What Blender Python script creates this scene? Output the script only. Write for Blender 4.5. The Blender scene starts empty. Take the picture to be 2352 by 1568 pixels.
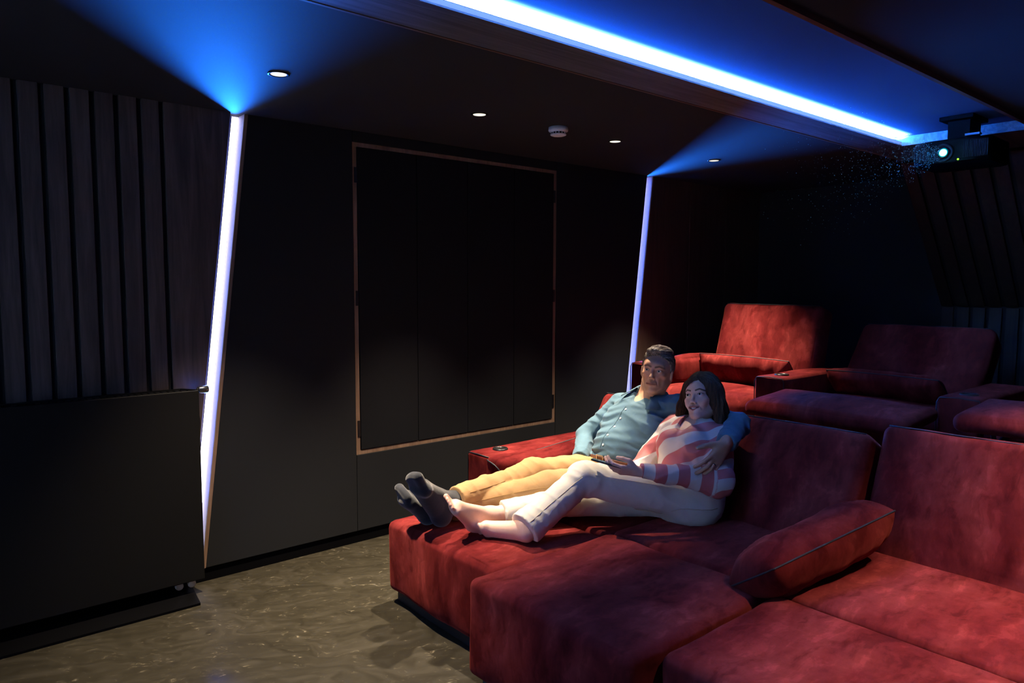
import bpy, math, random
import numpy as np
from mathutils import Vector, Matrix
from mathutils.bvhtree import BVHTree
from mathutils import noise as mnoise

SC = bpy.context.scene
COL = SC.collection
random.seed(7)

# ------------------------------------------------------------------ camera
CAM_F, CAM_YAW, CAM_PITCH, CAM_ROLL = 1650.48, math.radians(49.7936), math.radians(4.6586), math.radians(0.187)
CAM_POS = Vector((0, 0, 1.6))
cam = bpy.data.cameras.new('camera')
cam.sensor_width = 36.0
cam.lens = CAM_F * 36.0 / 2352.0
cam.clip_start = 0.05
cam_ob = bpy.data.objects.new('camera', cam)
COL.objects.link(cam_ob)
_F = Vector((math.cos(CAM_YAW) * math.cos(CAM_PITCH), math.sin(CAM_YAW) * math.cos(CAM_PITCH), -math.sin(CAM_PITCH)))
_r = Vector((math.sin(CAM_YAW), -math.cos(CAM_YAW), 0))
_u = _r.cross(_F)
_r2 = math.cos(CAM_ROLL) * _r + math.sin(CAM_ROLL) * _u
_u2 = -math.sin(CAM_ROLL) * _r + math.cos(CAM_ROLL) * _u
_m = Matrix((_r2, _u2, -_F)).transposed().to_4x4()
_m.translation = CAM_POS
cam_ob.matrix_world = _m
SC.camera = cam_ob

# ------------------------------------------------------------------ world, exposure
world = bpy.data.worlds.new('world')
SC.world = world
world.use_nodes = True
world.node_tree.nodes['Background'].inputs[0].default_value = (0.0, 0.0, 0.0, 1)
world.node_tree.nodes['Background'].inputs[1].default_value = 0.0
SC.view_settings.view_transform = 'Standard'
SC.view_settings.look = 'None'
SC.view_settings.exposure = 0.0
SC.view_settings.gamma = 1.0
SC.view_settings.use_curve_mapping = False

# lamp settings (the lamps themselves are made with their fittings)
DOWN_W, DOWN_COL, DOWN_ANGLE, DOWN_BLEND = 620.0, (1.0, 0.80, 0.58), math.radians(71), 1.0
LED_RGB = (0.010, 0.165, 1.0)
SLIT_W = 70.0
COVE_L = 700.0
COVE_W = 1700.0
BEAM_RGB, BEAM_W = (0.36, 0.56, 1.0), 4300.0

# ------------------------------------------------------------------ materials
def new_mat(name):
    m = bpy.data.materials.new(name)
    m.use_nodes = True
    nt = m.node_tree
    return m, nt, nt.nodes['Principled BSDF']

def set_in(b, key, v):
    if key in b.inputs:
        b.inputs[key].default_value = v

def lin(c):
    return tuple(((x / 255.0) / 12.92 if x <= 10 else ((x / 255.0 + 0.055) / 1.055) ** 2.4) for x in c)

def coords(nt, scale=(1, 1, 1), rot=(0, 0, 0), kind='Object'):
    tc = nt.nodes.new('ShaderNodeTexCoord')
    mp = nt.nodes.new('ShaderNodeMapping')
    mp.inputs['Scale'].default_value = scale
    mp.inputs['Rotation'].default_value = rot
    nt.links.new(tc.outputs[kind], mp.inputs['Vector'])
    return mp.outputs['Vector']

def noise(nt, vec, scale, detail=4, rough=0.55, dist=0.0):
    n = nt.nodes.new('ShaderNodeTexNoise')
    n.inputs['Scale'].default_value = scale
    n.inputs['Detail'].default_value = detail
    n.inputs['Roughness'].default_value = rough
    n.inputs['Distortion'].default_value = dist
    nt.links.new(vec, n.inputs['Vector'])
    return n.outputs['Fac']

def ramp(nt, fac, stops):
    r = nt.nodes.new('ShaderNodeValToRGB')
    els = r.color_ramp.elements
    while len(els) < len(stops):
        els.new(0.5)
    for e, (p, c) in zip(els, stops):
        e.position = p
        e.color = (c[0], c[1], c[2], 1)
    nt.links.new(fac, r.inputs['Fac'])
    return r.outputs['Color']

def mix_col(nt, fac, a, b, mode='MIX'):
    m = nt.nodes.new('ShaderNodeMix')
    m.data_type = 'RGBA'
    m.blend_type = mode
    def put(sock, v):
        if hasattr(v, 'is_linked') or hasattr(v, 'links'):
            nt.links.new(v, sock)
        elif isinstance(v, (int, float)):
            sock.default_value = v
        else:
            sock.default_value = (v[0], v[1], v[2], 1)
    put(m.inputs['Factor'], fac)
    put(m.inputs['A'], a)
    put(m.inputs['B'], b)
    return m.outputs['Result']

def bump(nt, b, height, strength=0.2, dist=0.01):
    n = nt.nodes.new('ShaderNodeBump')
    n.inputs['Strength'].default_value = strength
    n.inputs['Distance'].default_value = dist
    nt.links.new(height, n.inputs['Height'])
    nt.links.new(n.outputs['Normal'], b.inputs['Normal'])

def plain(name, col, rough=0.5, metal=0.0, spec=0.5, bumpscale=None, bstr=0.1, sheen=0.0):
    m, nt, b = new_mat(name)
    set_in(b, 'Base Color', (*col, 1))
    set_in(b, 'Roughness', rough)
    set_in(b, 'Metallic', metal)
    set_in(b, 'Specular IOR Level', spec)
    set_in(b, 'Sheen Weight', sheen)
    v = coords(nt)
    f = noise(nt, v, bumpscale or 40.0, 3)
    c = mix_col(nt, f, tuple(x * 0.85 for x in col), tuple(min(1, x * 1.15) for x in col))
    nt.links.new(c, b.inputs['Base Color'])
    if bumpscale:
        bump(nt, b, f, bstr, 0.002)
    return m

def emit(name, col, strength):
    m, nt, b = new_mat(name)
    set_in(b, 'Base Color', (0.0, 0.0, 0.0, 1))
    set_in(b, 'Emission Color', (*col, 1))
    set_in(b, 'Emission Strength', strength)
    return m

def wood(name, dark, light, axis='Z', rough=0.5, scale=1.0):
    m, nt, b = new_mat(name)
    s = {'Z': (14, 14, 0.9), 'X': (0.9, 14, 14)}[axis]
    v = coords(nt, tuple(x * scale for x in s))
    oi = nt.nodes.new('ShaderNodeObjectInfo')
    sc = nt.nodes.new('ShaderNodeVectorMath')
    sc.operation = 'SCALE'
    comb = nt.nodes.new('ShaderNodeCombineXYZ')
    for i in range(3):
        nt.links.new(oi.outputs['Random'], comb.inputs[i])
    nt.links.new(comb.outputs[0], sc.inputs[0])
    sc.inputs['Scale'].default_value = 37.0
    add = nt.nodes.new('ShaderNodeVectorMath')
    nt.links.new(v, add.inputs[0])
    nt.links.new(sc.outputs[0], add.inputs[1])
    f1 = noise(nt, add.outputs[0], 1.2, 5, 0.6, 1.4)
    f2 = noise(nt, add.outputs[0], 6.0, 3, 0.7, 0.6)
    c1 = ramp(nt, f1, [(0.34, dark), (0.66, light)])
    c2 = mix_col(nt, f2, (0.50, 0.50, 0.50), (1.4, 1.4, 1.4))
    c = mix_col(nt, 1.0, c1, c2, 'MULTIPLY')
    nt.links.new(c, b.inputs['Base Color'])
    set_in(b, 'Roughness', rough)
    bump(nt, b, f2, 0.12, 0.002)
    return m

def velvet(name):
    """deep red velour; brushed nap leaves paler and darker strokes"""
    m, nt, b = new_mat(name)
    v = coords(nt, (1, 1, 1))
    warp = noise(nt, v, 3.2, 3, 0.6, 0.3)
    vm = nt.nodes.new('ShaderNodeVectorMath')
    vm.operation = 'MULTIPLY_ADD'
    nt.links.new(v, vm.inputs[0])
    vm.inputs[1].default_value = (1.0, 2.6, 1.3)
    wsc = nt.nodes.new('ShaderNodeMath')
    wsc.operation = 'MULTIPLY'
    wsc.inputs[1].default_value = 0.35
    nt.links.new(warp, wsc.inputs[0])
    cx = nt.nodes.new('ShaderNodeCombineXYZ')
    for i in range(3):
        nt.links.new(wsc.outputs[0], cx.inputs[i])
    nt.links.new(cx.outputs[0], vm.inputs[2])
    patch = noise(nt, vm.outputs[0], 1.7, 4, 0.55, 0.1)
    blot = noise(nt, vm.outputs[0], 4.2, 6, 0.62, 0.15)
    vs = coords(nt, (2.2, 2.2, 0.8))
    stroke = noise(nt, vs, 9.0, 6, 0.68, 0.25)
    fuzz = noise(nt, v, 900.0, 2, 0.5)
    base = ramp(nt, patch, [(0.36, (0.070, 0.0062, 0.0076)), (0.5, (0.096, 0.0104, 0.0112)), (0.66, (0.142, 0.0200, 0.0192))])
    bl = ramp(nt, blot, [(0.38, (0.60, 0.55, 0.56)), (0.46, (0.90, 0.90, 0.90)), (0.56, (1.04, 1.06, 1.06)), (0.62, (1.42, 1.55, 1.5))])
    st = ramp(nt, stroke, [(0.36, (0.80, 0.78, 0.78)), (0.5, (1.0, 1.0, 1.0)), (0.66, (1.2, 1.3, 1.28))])
    c = mix_col(nt, 0.95, base, bl, 'MULTIPLY')
    c = mix_col(nt, 0.7, c, st, 'MULTIPLY')
    fz = mix_col(nt, fuzz, (0.88, 0.88, 0.88), (1.12, 1.12, 1.12))
    c = mix_col(nt, 1.0, c, fz, 'MULTIPLY')
    nt.links.new(c, b.inputs['Base Color'])
    set_in(b, 'Roughness', 0.85)
    set_in(b, 'Specular IOR Level', 0.02)
    set_in(b, 'Sheen Weight', 0.14)
    set_in(b, 'Sheen Roughness', 0.5)
    nt.links.new(mix_col(nt, 1.0, bl, (0.80, 0.15, 0.11), 'MULTIPLY'), b.inputs['Sheen Tint'])
    bump(nt, b, stroke, 0.10, 0.004)
    return m

def cloth(name, col, rough=0.8, sheen=0.15, fine=500.0, soft=18.0, bstr=0.25, var=0.12):
    m, nt, b = new_mat(name)
    v = coords(nt)
    f = noise(nt, v, soft, 4, 0.55, 0.8)
    g = noise(nt, v, fine, 2, 0.5)
    c = mix_col(nt, f, tuple(x * (1 - var) for x in col), tuple(min(1.0, x * (1 + var)) for x in col))
    nt.links.new(c, b.inputs['Base Color'])
    set_in(b, 'Roughness', rough)
    set_in(b, 'Specular IOR Level', 0.2)
    set_in(b, 'Sheen Weight', sheen)
    mx = nt.nodes.new('ShaderNodeMath')
    mx.operation = 'MULTIPLY_ADD'
    nt.links.new(g, mx.inputs[0])
    mx.inputs[1].default_value = 0.15
    nt.links.new(f, mx.inputs[2])
    bump(nt, b, mx.outputs[0], bstr, 0.006)
    return m

def floor_mat():
    m, nt, b = new_mat('polished_resin_floor')
    v = coords(nt, (1, 1, 1), (0, 0, 0.6))
    w = noise(nt, v, 1.6, 4, 0.6, 0.4)
    vm = nt.nodes.new('ShaderNodeVectorMath')
    vm.operation = 'MULTIPLY_ADD'
    cx = nt.nodes.new('ShaderNodeCombineXYZ')
    for i in range(3):
        nt.links.new(w, cx.inputs[i])
    nt.links.new(v, vm.inputs[0])
    vm.inputs[1].default_value = (1.0, 2.6, 1)
    nt.links.new(cx.outputs[0], vm.inputs[2])
    f = noise(nt, vm.outputs[0], 3.0, 7, 0.65, 1.8)
    g = noise(nt, vm.outputs[0], 7.5, 6, 0.6, 2.6)
    h = noise(nt, v, 14.0, 3, 0.5, 1.0)
    base = ramp(nt, f, [(0.3, (0.0165, 0.0142, 0.0092)), (0.5, (0.0275, 0.0240, 0.0158)), (0.7, (0.041, 0.036, 0.0255))])
    vein = ramp(nt, g, [(0.55, (0, 0, 0)), (0.63, (0.03, 0.026, 0.018)), (0.72, (0.22, 0.19, 0.13))])
    hm = ramp(nt, h, [(0.47, (0, 0, 0)), (0.60, (1, 1, 1))])
    vein = mix_col(nt, 1.0, vein, hm, 'MULTIPLY')
    c = mix_col(nt, 1.0, base, vein, 'ADD')
    nt.links.new(c, b.inputs['Base Color'])
    rr = ramp(nt, f, [(0.3, (0.42, 0.42, 0.42)), (0.7, (0.55, 0.55, 0.55))])
    nt.links.new(rr, b.inputs['Roughness'])
    set_in(b, 'Specular IOR Level', 0.16)
    bump(nt, b, f, 0.06, 0.004)
    return m

M = {}
M['floor'] = floor_mat()
M['ceiling'] = plain('dark_ceiling_paint', (0.026, 0.027, 0.030), 0.8, spec=0.2, bumpscale=260, bstr=0.15)
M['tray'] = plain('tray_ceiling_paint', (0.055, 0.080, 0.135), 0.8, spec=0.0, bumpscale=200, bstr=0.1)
M['panel'] = plain('matt_black_panel', (0.0150, 0.0156, 0.0172), 0.6, spec=0.12, bumpscale=400, bstr=0.08)
M['door'] = plain('matt_black_door', (0.0088, 0.0094, 0.0112), 0.6, spec=0.12, bumpscale=400, bstr=0.08)
M['black'] = plain('black_backing', (0.008, 0.008, 0.009), 0.8)
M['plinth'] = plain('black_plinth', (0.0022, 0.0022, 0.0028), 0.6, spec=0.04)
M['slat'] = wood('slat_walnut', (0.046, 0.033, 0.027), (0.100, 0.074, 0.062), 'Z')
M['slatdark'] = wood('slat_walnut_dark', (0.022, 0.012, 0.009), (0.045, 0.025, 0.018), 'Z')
M['wallwood'] = wood('panel_walnut', (0.055, 0.032, 0.024), (0.10, 0.060, 0.044), 'Z')
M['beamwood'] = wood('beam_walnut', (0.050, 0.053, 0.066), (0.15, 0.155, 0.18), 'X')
M['edge'] = wood('edge_veneer', (0.16, 0.095, 0.060), (0.24, 0.150, 0.10), 'Z')
M['edgeX'] = wood('edge_veneer_long', (0.10, 0.045, 0.028), (0.16, 0.075, 0.046), 'X')
M['slot'] = plain('slot_lining', (0.46, 0.43, 0.54), 0.6)
M['radiator'] = plain('radiator_black', (0.0055, 0.0055, 0.0055), 0.5, spec=0.2, bumpscale=900, bstr=0.05)
M['brass'] = plain('cream_cap', (0.62, 0.50, 0.34), 0.5)
M['chrome'] = plain('dark_chrome', (0.20, 0.21, 0.23), 0.2, 0.9)
M['velvet'] = velvet('red_velour')
M['piping'] = plain('navy_piping', (0.008, 0.009, 0.016), 0.6)
M['base'] = plain('sofa_base_black', (0.010, 0.011, 0.014), 0.6)
M['blackmetal'] = plain('black_metal', (0.012, 0.012, 0.014), 0.35, 0.4)
M['plastic'] = plain('projector_black', (0.0010, 0.0012, 0.0016), 0.7, spec=0.02)
M['grille'] = plain('projector_grille', (0.004, 0.005, 0.007), 0.6, spec=0.1)
M['white'] = plain('white_plastic', (0.70, 0.70, 0.72), 0.45)
M['greyplastic'] = plain('grey_plastic', (0.2, 0.2, 0.22), 0.45)

# ------------------------------------------------------------------ mesh helpers
LOC = {}
def wloc(o):
    p = Vector((0, 0, 0))
    while o is not None:
        p += LOC.get(o.name, Vector((0, 0, 0)))
        o = o.parent
    return p

def tag(o, label=None, cat=None, group=None, kind=None):
    if label: o['label'] = label
    if cat: o['category'] = cat
    if group: o['group'] = group
    if kind: o['kind'] = kind
    return o

def thing(name, label, cat, loc=(0, 0, 0), group=None, kind=None):
    o = bpy.data.objects.new(name, None)
    o.empty_display_size = 0.1
    COL.objects.link(o)
    o.location = loc
    LOC[o.name] = Vector(loc)
    return tag(o, label, cat, group, kind)

def obj(name, verts, faces, mat, parent=None, smooth=False, origin=None):
    """one mesh object from world-space vertices, parented to its thing"""
    me = bpy.data.meshes.new(name)
    off = wloc(parent) if parent is not None else Vector((0, 0, 0))
    o = bpy.data.objects.new(name, me)
    loc = Vector(origin) - off if origin is not None else Vector((0, 0, 0))
    off = off + loc
    if isinstance(verts, np.ndarray):
        vv = verts - np.array(off)
        me.vertices.add(len(vv))
        me.vertices.foreach_set('co', vv.astype(np.float32).ravel())
        ff = np.asarray(faces, dtype=np.int32)
        n = ff.shape[1]
        me.loops.add(ff.size)
        me.polygons.add(len(ff))
        me.polygons.foreach_set('loop_start', np.arange(0, ff.size, n, dtype=np.int32))
        me.loops.foreach_set('vertex_index', ff.ravel())
        me.update(calc_edges=True)
    else:
        me.from_pydata([tuple(Vector(v) - off) for v in verts], [], [tuple(f) for f in faces])
    me.validate()
    if mat is not None:
        me.materials.append(mat)
    if smooth:
        me.polygons.foreach_set('use_smooth', [True] * len(me.polygons))
    me.update()
    COL.objects.link(o)
    o.location = loc
    LOC[o.name] = loc
    if parent is not None:
        o.parent = parent
    return o

class MB:
    """collects simple solids into one mesh"""
    def __init__(self):
        self.v, self.f = [], []
    def add(self, v, f):
        n = len(self.v)
        self.v += [Vector(x) for x in v]
        self.f += [tuple(i + n for i in q) for q in f]
        return self
    def prism(self, base, off):
        """base: planar loop of points; off: extrusion vector"""
        n = len(base)
        off = Vector(off)
        v = [Vector(p) for p in base] + [Vector(p) + off for p in base]
        f = [tuple(range(n))[::-1], tuple(range(n, 2 * n))]
        for i in range(n):
            j = (i + 1) % n
            f.append((i, j, n + j, n + i))
        return self.add(v, f)
    def box(self, x0, x1, y0, y1, z0, z1):
        return self.prism([(x0, y0, z0), (x1, y0, z0), (x1, y1, z0), (x0, y1, z0)], (0, 0, z1 - z0))
    def tube(self, pts, r, n=8, cap=True):
        pts = [Vector(p) for p in pts]
        rr = r if isinstance(r, (list, tuple)) else [r] * len(pts)
        rings = []
        prev = None
        for i, p in enumerate(pts):
            a = pts[max(0, i - 1)]
            b = pts[min(len(pts) - 1, i + 1)]
            t = (b - a).normalized()
            if prev is None:
                h = Vector((0, 0, 1)) if abs(t.z) < 0.9 else Vector((1, 0, 0))
                s = t.cross(h).normalized()
            else:
                s = (prev - t * prev.dot(t)).normalized()
            prev = s
            w = t.cross(s)
            rings.append([p + rr[i] * (math.cos(2 * math.pi * k / n) * s + math.sin(2 * math.pi * k / n) * w) for k in range(n)])
        v = [q for R_ in rings for q in R_]
        f = []
        for i in range(len(rings) - 1):
            for k in range(n):
                f.append((i * n + k, i * n + (k + 1) % n, (i + 1) * n + (k + 1) % n, (i + 1) * n + k))
        if cap:
            f.append(tuple(range(n))[::-1])
            f.append(tuple((len(rings) - 1) * n + k for k in range(n)))
        return self.add(v, f)
    def lathe(self, c, prof, n=32, axis=(0, 0, 1), cap=True):
        """prof: (radius, height) pairs along the axis"""
        a = Vector(axis).normalized()
        s = a.orthogonal().normalized()
        w = a.cross(s)
        c = Vector(c)
        v, f = [], []
        for r, h in prof:
            for k in range(n):
                t = 2 * math.pi * k / n
                v.append(c + a * h + r * (math.cos(t) * s + math.sin(t) * w))
        for i in range(len(prof) - 1):
            for k in range(n):
                f.append((i * n + k, i * n + (k + 1) % n, (i + 1) * n + (k + 1) % n, (i + 1) * n + k))
        if cap:
            f.append(tuple(range(n))[::-1])
            f.append(tuple((len(prof) - 1) * n + k for k in range(n)))
        return self.add(v, f)
    def obj(self, name, mat, parent=None, smooth=False, origin=None):
        return obj(name, self.v, self.f, mat, parent, smooth, origin)

def bevel(o, w=0.004, seg=2):
    m = o.modifiers.new('bevel', 'BEVEL')
    m.width = w
    m.segments = seg
    m.limit_method = 'ANGLE'
    return o

def auto_smooth(o):
    o.data.polygons.foreach_set('use_smooth', [True] * len(o.data.polygons))
    return bevel(o, 0.003, 2)

def soft_box(lo, hi, r, step=0.03, disp=None):
    """rounded cushion: grid box with rounded edges; disp(co, normal, uvw) -> offset vector"""
    lo, hi = Vector(lo), Vector(hi)
    def line(a, b):
        L = b - a
        rr = min(r, L / 2 * 0.98)
        e = [a + rr * t for t in (0, 0.12, 0.3, 0.55, 0.8)]
        n = max(1, int(round((L - 2 * rr) / step)))
        mid = [a + rr + (L - 2 * rr) * i / n for i in range(n + 1)]
        return e + mid + [a + b - x for x in reversed(e)]
    ax = [line(lo[i], hi[i]) for i in range(3)]
    index, v, f = {}, [], []
    def vid(p):
        k = (round(p[0], 5), round(p[1], 5), round(p[2], 5))
        if k not in index:
            index[k] = len(v)
            v.append(Vector(p))
        return index[k]
    for d in range(3):
        a, b = (d + 1) % 3, (d + 2) % 3
        for side in (0, 1):
            for i in range(len(ax[a]) - 1):
                for j in range(len(ax[b]) - 1):
                    q = []
                    for (ii, jj) in ((i, j), (i + 1, j), (i + 1, j + 1), (i, j + 1)):
                        p = [0, 0, 0]
                        p[d] = hi[d] if side else lo[d]
                        p[a] = ax[a][ii]
                        p[b] = ax[b][jj]
                        q.append(vid(p))
                    f.append(tuple(q if side else q[::-1]))
    out = []
    for p in v:
        rv = [min(r, (hi[i] - lo[i]) / 2 * 0.98) for i in range(3)]
        rm = min(rv)
        inner = Vector([min(max(p[i], lo[i] + rm), hi[i] - rm) for i in range(3)])
        n = (p - inner)
        n = n.normalized() if n.length > 1e-9 else Vector((0, 0, 1))
        q = inner + n * rm
        if disp:
            uvw = [(p[i] - lo[i]) / (hi[i] - lo[i]) * 2 - 1 for i in range(3)]
            q = q + disp(q, n, uvw)
        out.append(q)
    return out, f

def xform(verts, pivot, rot):
    pv = Vector(pivot)
    return [rot @ (v - pv) + pv for v in verts]

def bvh(o):
    off = wloc(o)
    return BVHTree.FromPolygons([v.co + off for v in o.data.vertices], [tuple(p.vertices) for p in o.data.polygons])

def onto(tree, p, d, lift=0.0):
    """drop a point onto a surface along d"""
    hit = tree.ray_cast(Vector(p), Vector(d).normalized())
    if hit[0] is None: return None, None
    nn = hit[1] if hit[1].dot(Vector(d)) < 0 else -hit[1]
    return hit[0] + nn * lift, nn
# ------------------------------------------------------------------ room shell
WY, CZ = 3.904, 2.49          # left wall plane, ceiling height
X0, X1 = -1.6, 6.5            # front and back of the room
Y0 = -0.80
def sx1(z): return 1.36 - 0.12 * (CZ - z)      # left edge of the near light slot
def sx2(z): return 4.766 - 0.12 * (CZ - z)     # left edge of the far light slot
SW = 0.073
M['led'] = emit('led_slit', (0.95, 0.92, 1.2), 4.5)
def slit_lamp(parent, sx, y, sign, power):
    """lensed blue diode tape running up the slot, aimed towards the screen end"""
    L = bpy.data.lights.new('diode_tape', 'AREA')
    L.shape = 'RECTANGLE'
    L.size = 0.022
    L.size_y = 2.04
    L.energy = power
    L.color = LED_RGB
    L.spread = math.radians(58)
    lo = bpy.data.objects.new('diode_tape', L)
    COL.objects.link(lo)
    lo.parent = parent
    zm = 1.45
    c = Vector((sx(zm) + .056, y, zm))
    up = Vector((.12, 0, 1)).normalized()
    d = Vector((-math.sin(math.radians(25)), sign * math.cos(math.radians(25)), 0))
    d = (d - up * d.dot(up)).normalized()
    z = -d
    x = up.cross(z).normalized()
    lo.matrix_basis = Matrix.Translation(c - wloc(parent)) @ Matrix((x, up, z)).transposed().to_4x4()

fl = obj('floor', [(X0, Y0, 0), (X1 + .1, Y0, 0), (X1 + .1, WY + .12, 0), (X0, WY + .12, 0),
                   (X0, Y0, -.08), (X1 + .1, Y0, -.08), (X1 + .1, WY + .12, -.08), (X0, WY + .12, -.08)],
         [(0, 1, 2, 3), (7, 6, 5, 4), (0, 4, 5, 1), (1, 5, 6, 2), (2, 6, 7, 3), (3, 7, 4, 0)], M['floor'])
tag(fl, kind='structure')
tag(MB().box(3.72, X1, Y0, WY, 0, 0.39).obj('floor_1', M['black']), 'black raised platform under the back row of seats', kind='structure')

wl = thing('wall_left', 'dark left wall of walnut slats and black panels with two slanted light slots', None, (2, WY, 0), kind='structure')
MB().box(X0, X1, WY + .105, WY + .16, 0, CZ + .1).obj('backing', M['black'], wl)
# slats left of the near slot
MB().prism([(X0, WY + .02, 0.075), (sx1(.075) - .02, WY + .02, 0.075), (sx1(CZ) - .02, WY + .02, CZ), (X0, WY + .02, CZ)], (0, .084, 0)).obj('slat_backing', M['black'], wl)
x = 1.0305
k = 0
edges = [(1.003, .927), (.903, .828)]
for i in range(15):
    xr = 1.0085 - 0.1007 * i
    b = MB().box(xr - .0775, xr, WY, WY + .022, 0.075, CZ)
    o = b.obj('slat', M['slat'], wl, origin=(xr - .04, WY, 1.2))
    bevel(o, 0.0015, 1)
o = MB().prism([(1.0305, WY, .075), (sx1(.075), WY, .075), (sx1(CZ), WY, CZ), (1.0305, WY, CZ)], (0, .022, 0)).obj('wide_slat', M['slat'], wl, origin=(1.1, WY, 1.2))
bevel(o, 0.0015, 1)
def slot(sx, name):
    MB().prism([(sx(.075) - .004, WY + .0915, .075), (sx(.075) + SW + .004, WY + .0915, .075), (sx(CZ) + SW + .004, WY + .0915, CZ), (sx(CZ) - .004, WY + .0915, CZ)], (0, .012, 0)).obj('slot_back', M['slot'], wl)
    MB().prism([(sx(.075), WY + .022, .075), (sx(.075), WY + .091, .075), (sx(CZ), WY + .091, CZ), (sx(CZ), WY + .022, CZ)], (-.006, 0, 0)).obj('slot_reveal', M['slot'], wl)
    MB().prism([(sx(.075) + SW, WY + .004, .075), (sx(.075) + SW, WY + .091, .075), (sx(CZ) + SW, WY + .091, CZ), (sx(CZ) + SW, WY + .004, CZ)], (.006, 0, 0)).obj('slot_reveal', M['slot'], wl)
    t = thing('led_strip', 'bright slanted white-blue light strip beside the walnut slats' if name == 0 else 'narrow slanted lavender light strip beyond the black cupboard doors', 'light', (sx(1.2) + SW / 2, WY + .09, 0.08))
    a, b = sx(.085), sx(CZ - .004)
    m = MB().prism([(a + .036, WY + .089, .085), (a + .071, WY + .089, .085), (b + .071, WY + .089, CZ - .004), (b + .036, WY + .089, CZ - .004)], (0, .002, 0))
    m.obj('diffuser', M['led'], t)
    m = MB()
    m.prism([(a + .033, WY + .087, .085), (a + .036, WY + .087, .085), (b + .036, WY + .087, CZ - .004), (b + .033, WY + .087, CZ - .004)], (0, .004, 0))
    m.obj('profile', M['chrome'], t)
    slit_lamp(t, sx, WY + .086, -1, SLIT_W)
slot(sx1, 0)
slot(sx2, 1)
# wood edge at the right of the near slot, then black panels
def par(name, xa, xb, z0, z1, mat, y0=WY, th=.024):
    """panel between two sloped or straight sides"""
    fa = xa if callable(xa) else (lambda z: xa)
    fb = xb if callable(xb) else (lambda z: xb)
    o = MB().prism([(fa(z0), y0, z0), (fb(z0), y0, z0), (fb(z1), y0, z1), (fa(z1), y0, z1)], (0, th, 0)).obj(name, mat, wl, origin=((fa(z0) + fb(z0)) / 2, y0, z0))
    return bevel(o, 0.0012, 1)
par('edge_strip', lambda z: sx1(z) + SW, lambda z: sx1(z) + SW + .019, .075, CZ, M['edge'], WY, .012)
par('panel', lambda z: sx1(z) + SW + .0195, 2.0615, .077, CZ, M['panel'])
par('panel', 2.0645, 3.7305, .077, .5485, M['panel'])
par('panel', 2.0645, 3.7305, 2.4275, CZ, M['panel'])
par('panel', 3.7335, lambda z: sx2(z) - .002, .077, CZ, M['panel'])
par('edge_strip', lambda z: sx2(z) + SW, lambda z: sx2(z) + SW + .012, .075, CZ, M['edge'], WY, .012)
for a, b in ((lambda z: sx2(z) + SW + .0125, 5.36), (5.363, 5.92), (5.923, X1)):
    par('wood_panel', a, b, .077, CZ, M['wallwood'])
bb = MB().box(X0, X1, WY + .012, WY + .10, 0, .0745).obj('baseboard_left', M['plinth'])
tag(bb, 'recessed black plinth along the foot of the left wall', kind='structure')

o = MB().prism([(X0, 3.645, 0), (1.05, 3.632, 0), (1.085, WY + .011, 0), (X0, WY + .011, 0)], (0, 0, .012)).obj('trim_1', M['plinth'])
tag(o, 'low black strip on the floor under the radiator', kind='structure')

# back wall: plain black, then a sloped and an upright band of slats
wb = thing('wall_back', 'black back wall with a sloped slatted upper band', None, (X1, 0.8, .39), kind='structure')
MB().box(X1, X1 + .1, Y0, WY + .12, 0, CZ + .1).obj('backing', M['black'], wb)
MB().prism([(5.58, 2.235, CZ), (6.495, 2.235, 1.43), (6.495, 2.235, CZ)], (0, 2.235 * -1 + Y0 + .01, 0)).obj('slope_backing', M['black'], wb)
dx, dz = 6.49 - 5.565, 1.42 - CZ
ln = math.hypot(dx, dz)
nx, nz = dz / ln, -dx / ln
for i in range(22):
    y = 2.222 - .1125 * i
    if y < Y0 + .2: break
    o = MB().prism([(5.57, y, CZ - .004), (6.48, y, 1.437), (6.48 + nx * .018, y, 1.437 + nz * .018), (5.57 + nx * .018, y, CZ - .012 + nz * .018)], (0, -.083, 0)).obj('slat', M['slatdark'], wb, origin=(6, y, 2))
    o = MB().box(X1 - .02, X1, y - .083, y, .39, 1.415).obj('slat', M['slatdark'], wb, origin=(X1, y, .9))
tag(MB().box(X0, X1, Y0 - .1, Y0, 0, CZ + .1).obj('wall_right', M['panel']), kind='structure')
tag(MB().box(X0 - .1, X0, Y0 - .1, WY + .16, 0, CZ + .1).obj('wall_front', M['panel']), kind='structure')

M['screen'] = plain('matt_white_screen', (0.88, 0.88, 0.88), 0.9, spec=0.05)
t = thing('projection_screen', 'large white projection screen on the front wall facing the seats, lit by the projector', 'screen', (X0, 1.6, .6))
MB().box(X0 + .002, X0 + .02, .05, 3.05, .10, 2.36).obj('frame', M['black'], t)
MB().box(X0 + .021, X0 + .024, .10, 3.00, .15, 2.31).obj('picture', M['screen'], t)

# ceiling with the lit tray
TY0, TY1, TX1, TZ = 1.255, 1.945, 4.867, 2.530
ce = thing('ceiling', 'dark ceiling with a walnut-edged tray glowing blue', None, (2, 1.6, CZ), kind='structure')
MB().box(X0, X1, 2.182, WY + .12, CZ, CZ + .06).obj('ceiling_panel', M['ceiling'], ce)
MB().box(X0, X1, Y0, 1.2345, CZ, CZ + .06).obj('ceiling_panel', M['ceiling'], ce)
MB().box(5.47, X1, 1.2355, 2.181, CZ, CZ + .06).obj('ceiling_panel', M['ceiling'], ce)
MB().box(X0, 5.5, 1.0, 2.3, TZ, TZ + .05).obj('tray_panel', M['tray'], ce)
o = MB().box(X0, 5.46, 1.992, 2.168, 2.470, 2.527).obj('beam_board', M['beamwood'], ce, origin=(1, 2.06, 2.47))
MB().box(X0, TX1, 1.9455, 1.9915, 2.4702, 2.476).obj('beam_board', M['beamwood'], ce, origin=(3, 2.0, 2.47))
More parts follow.
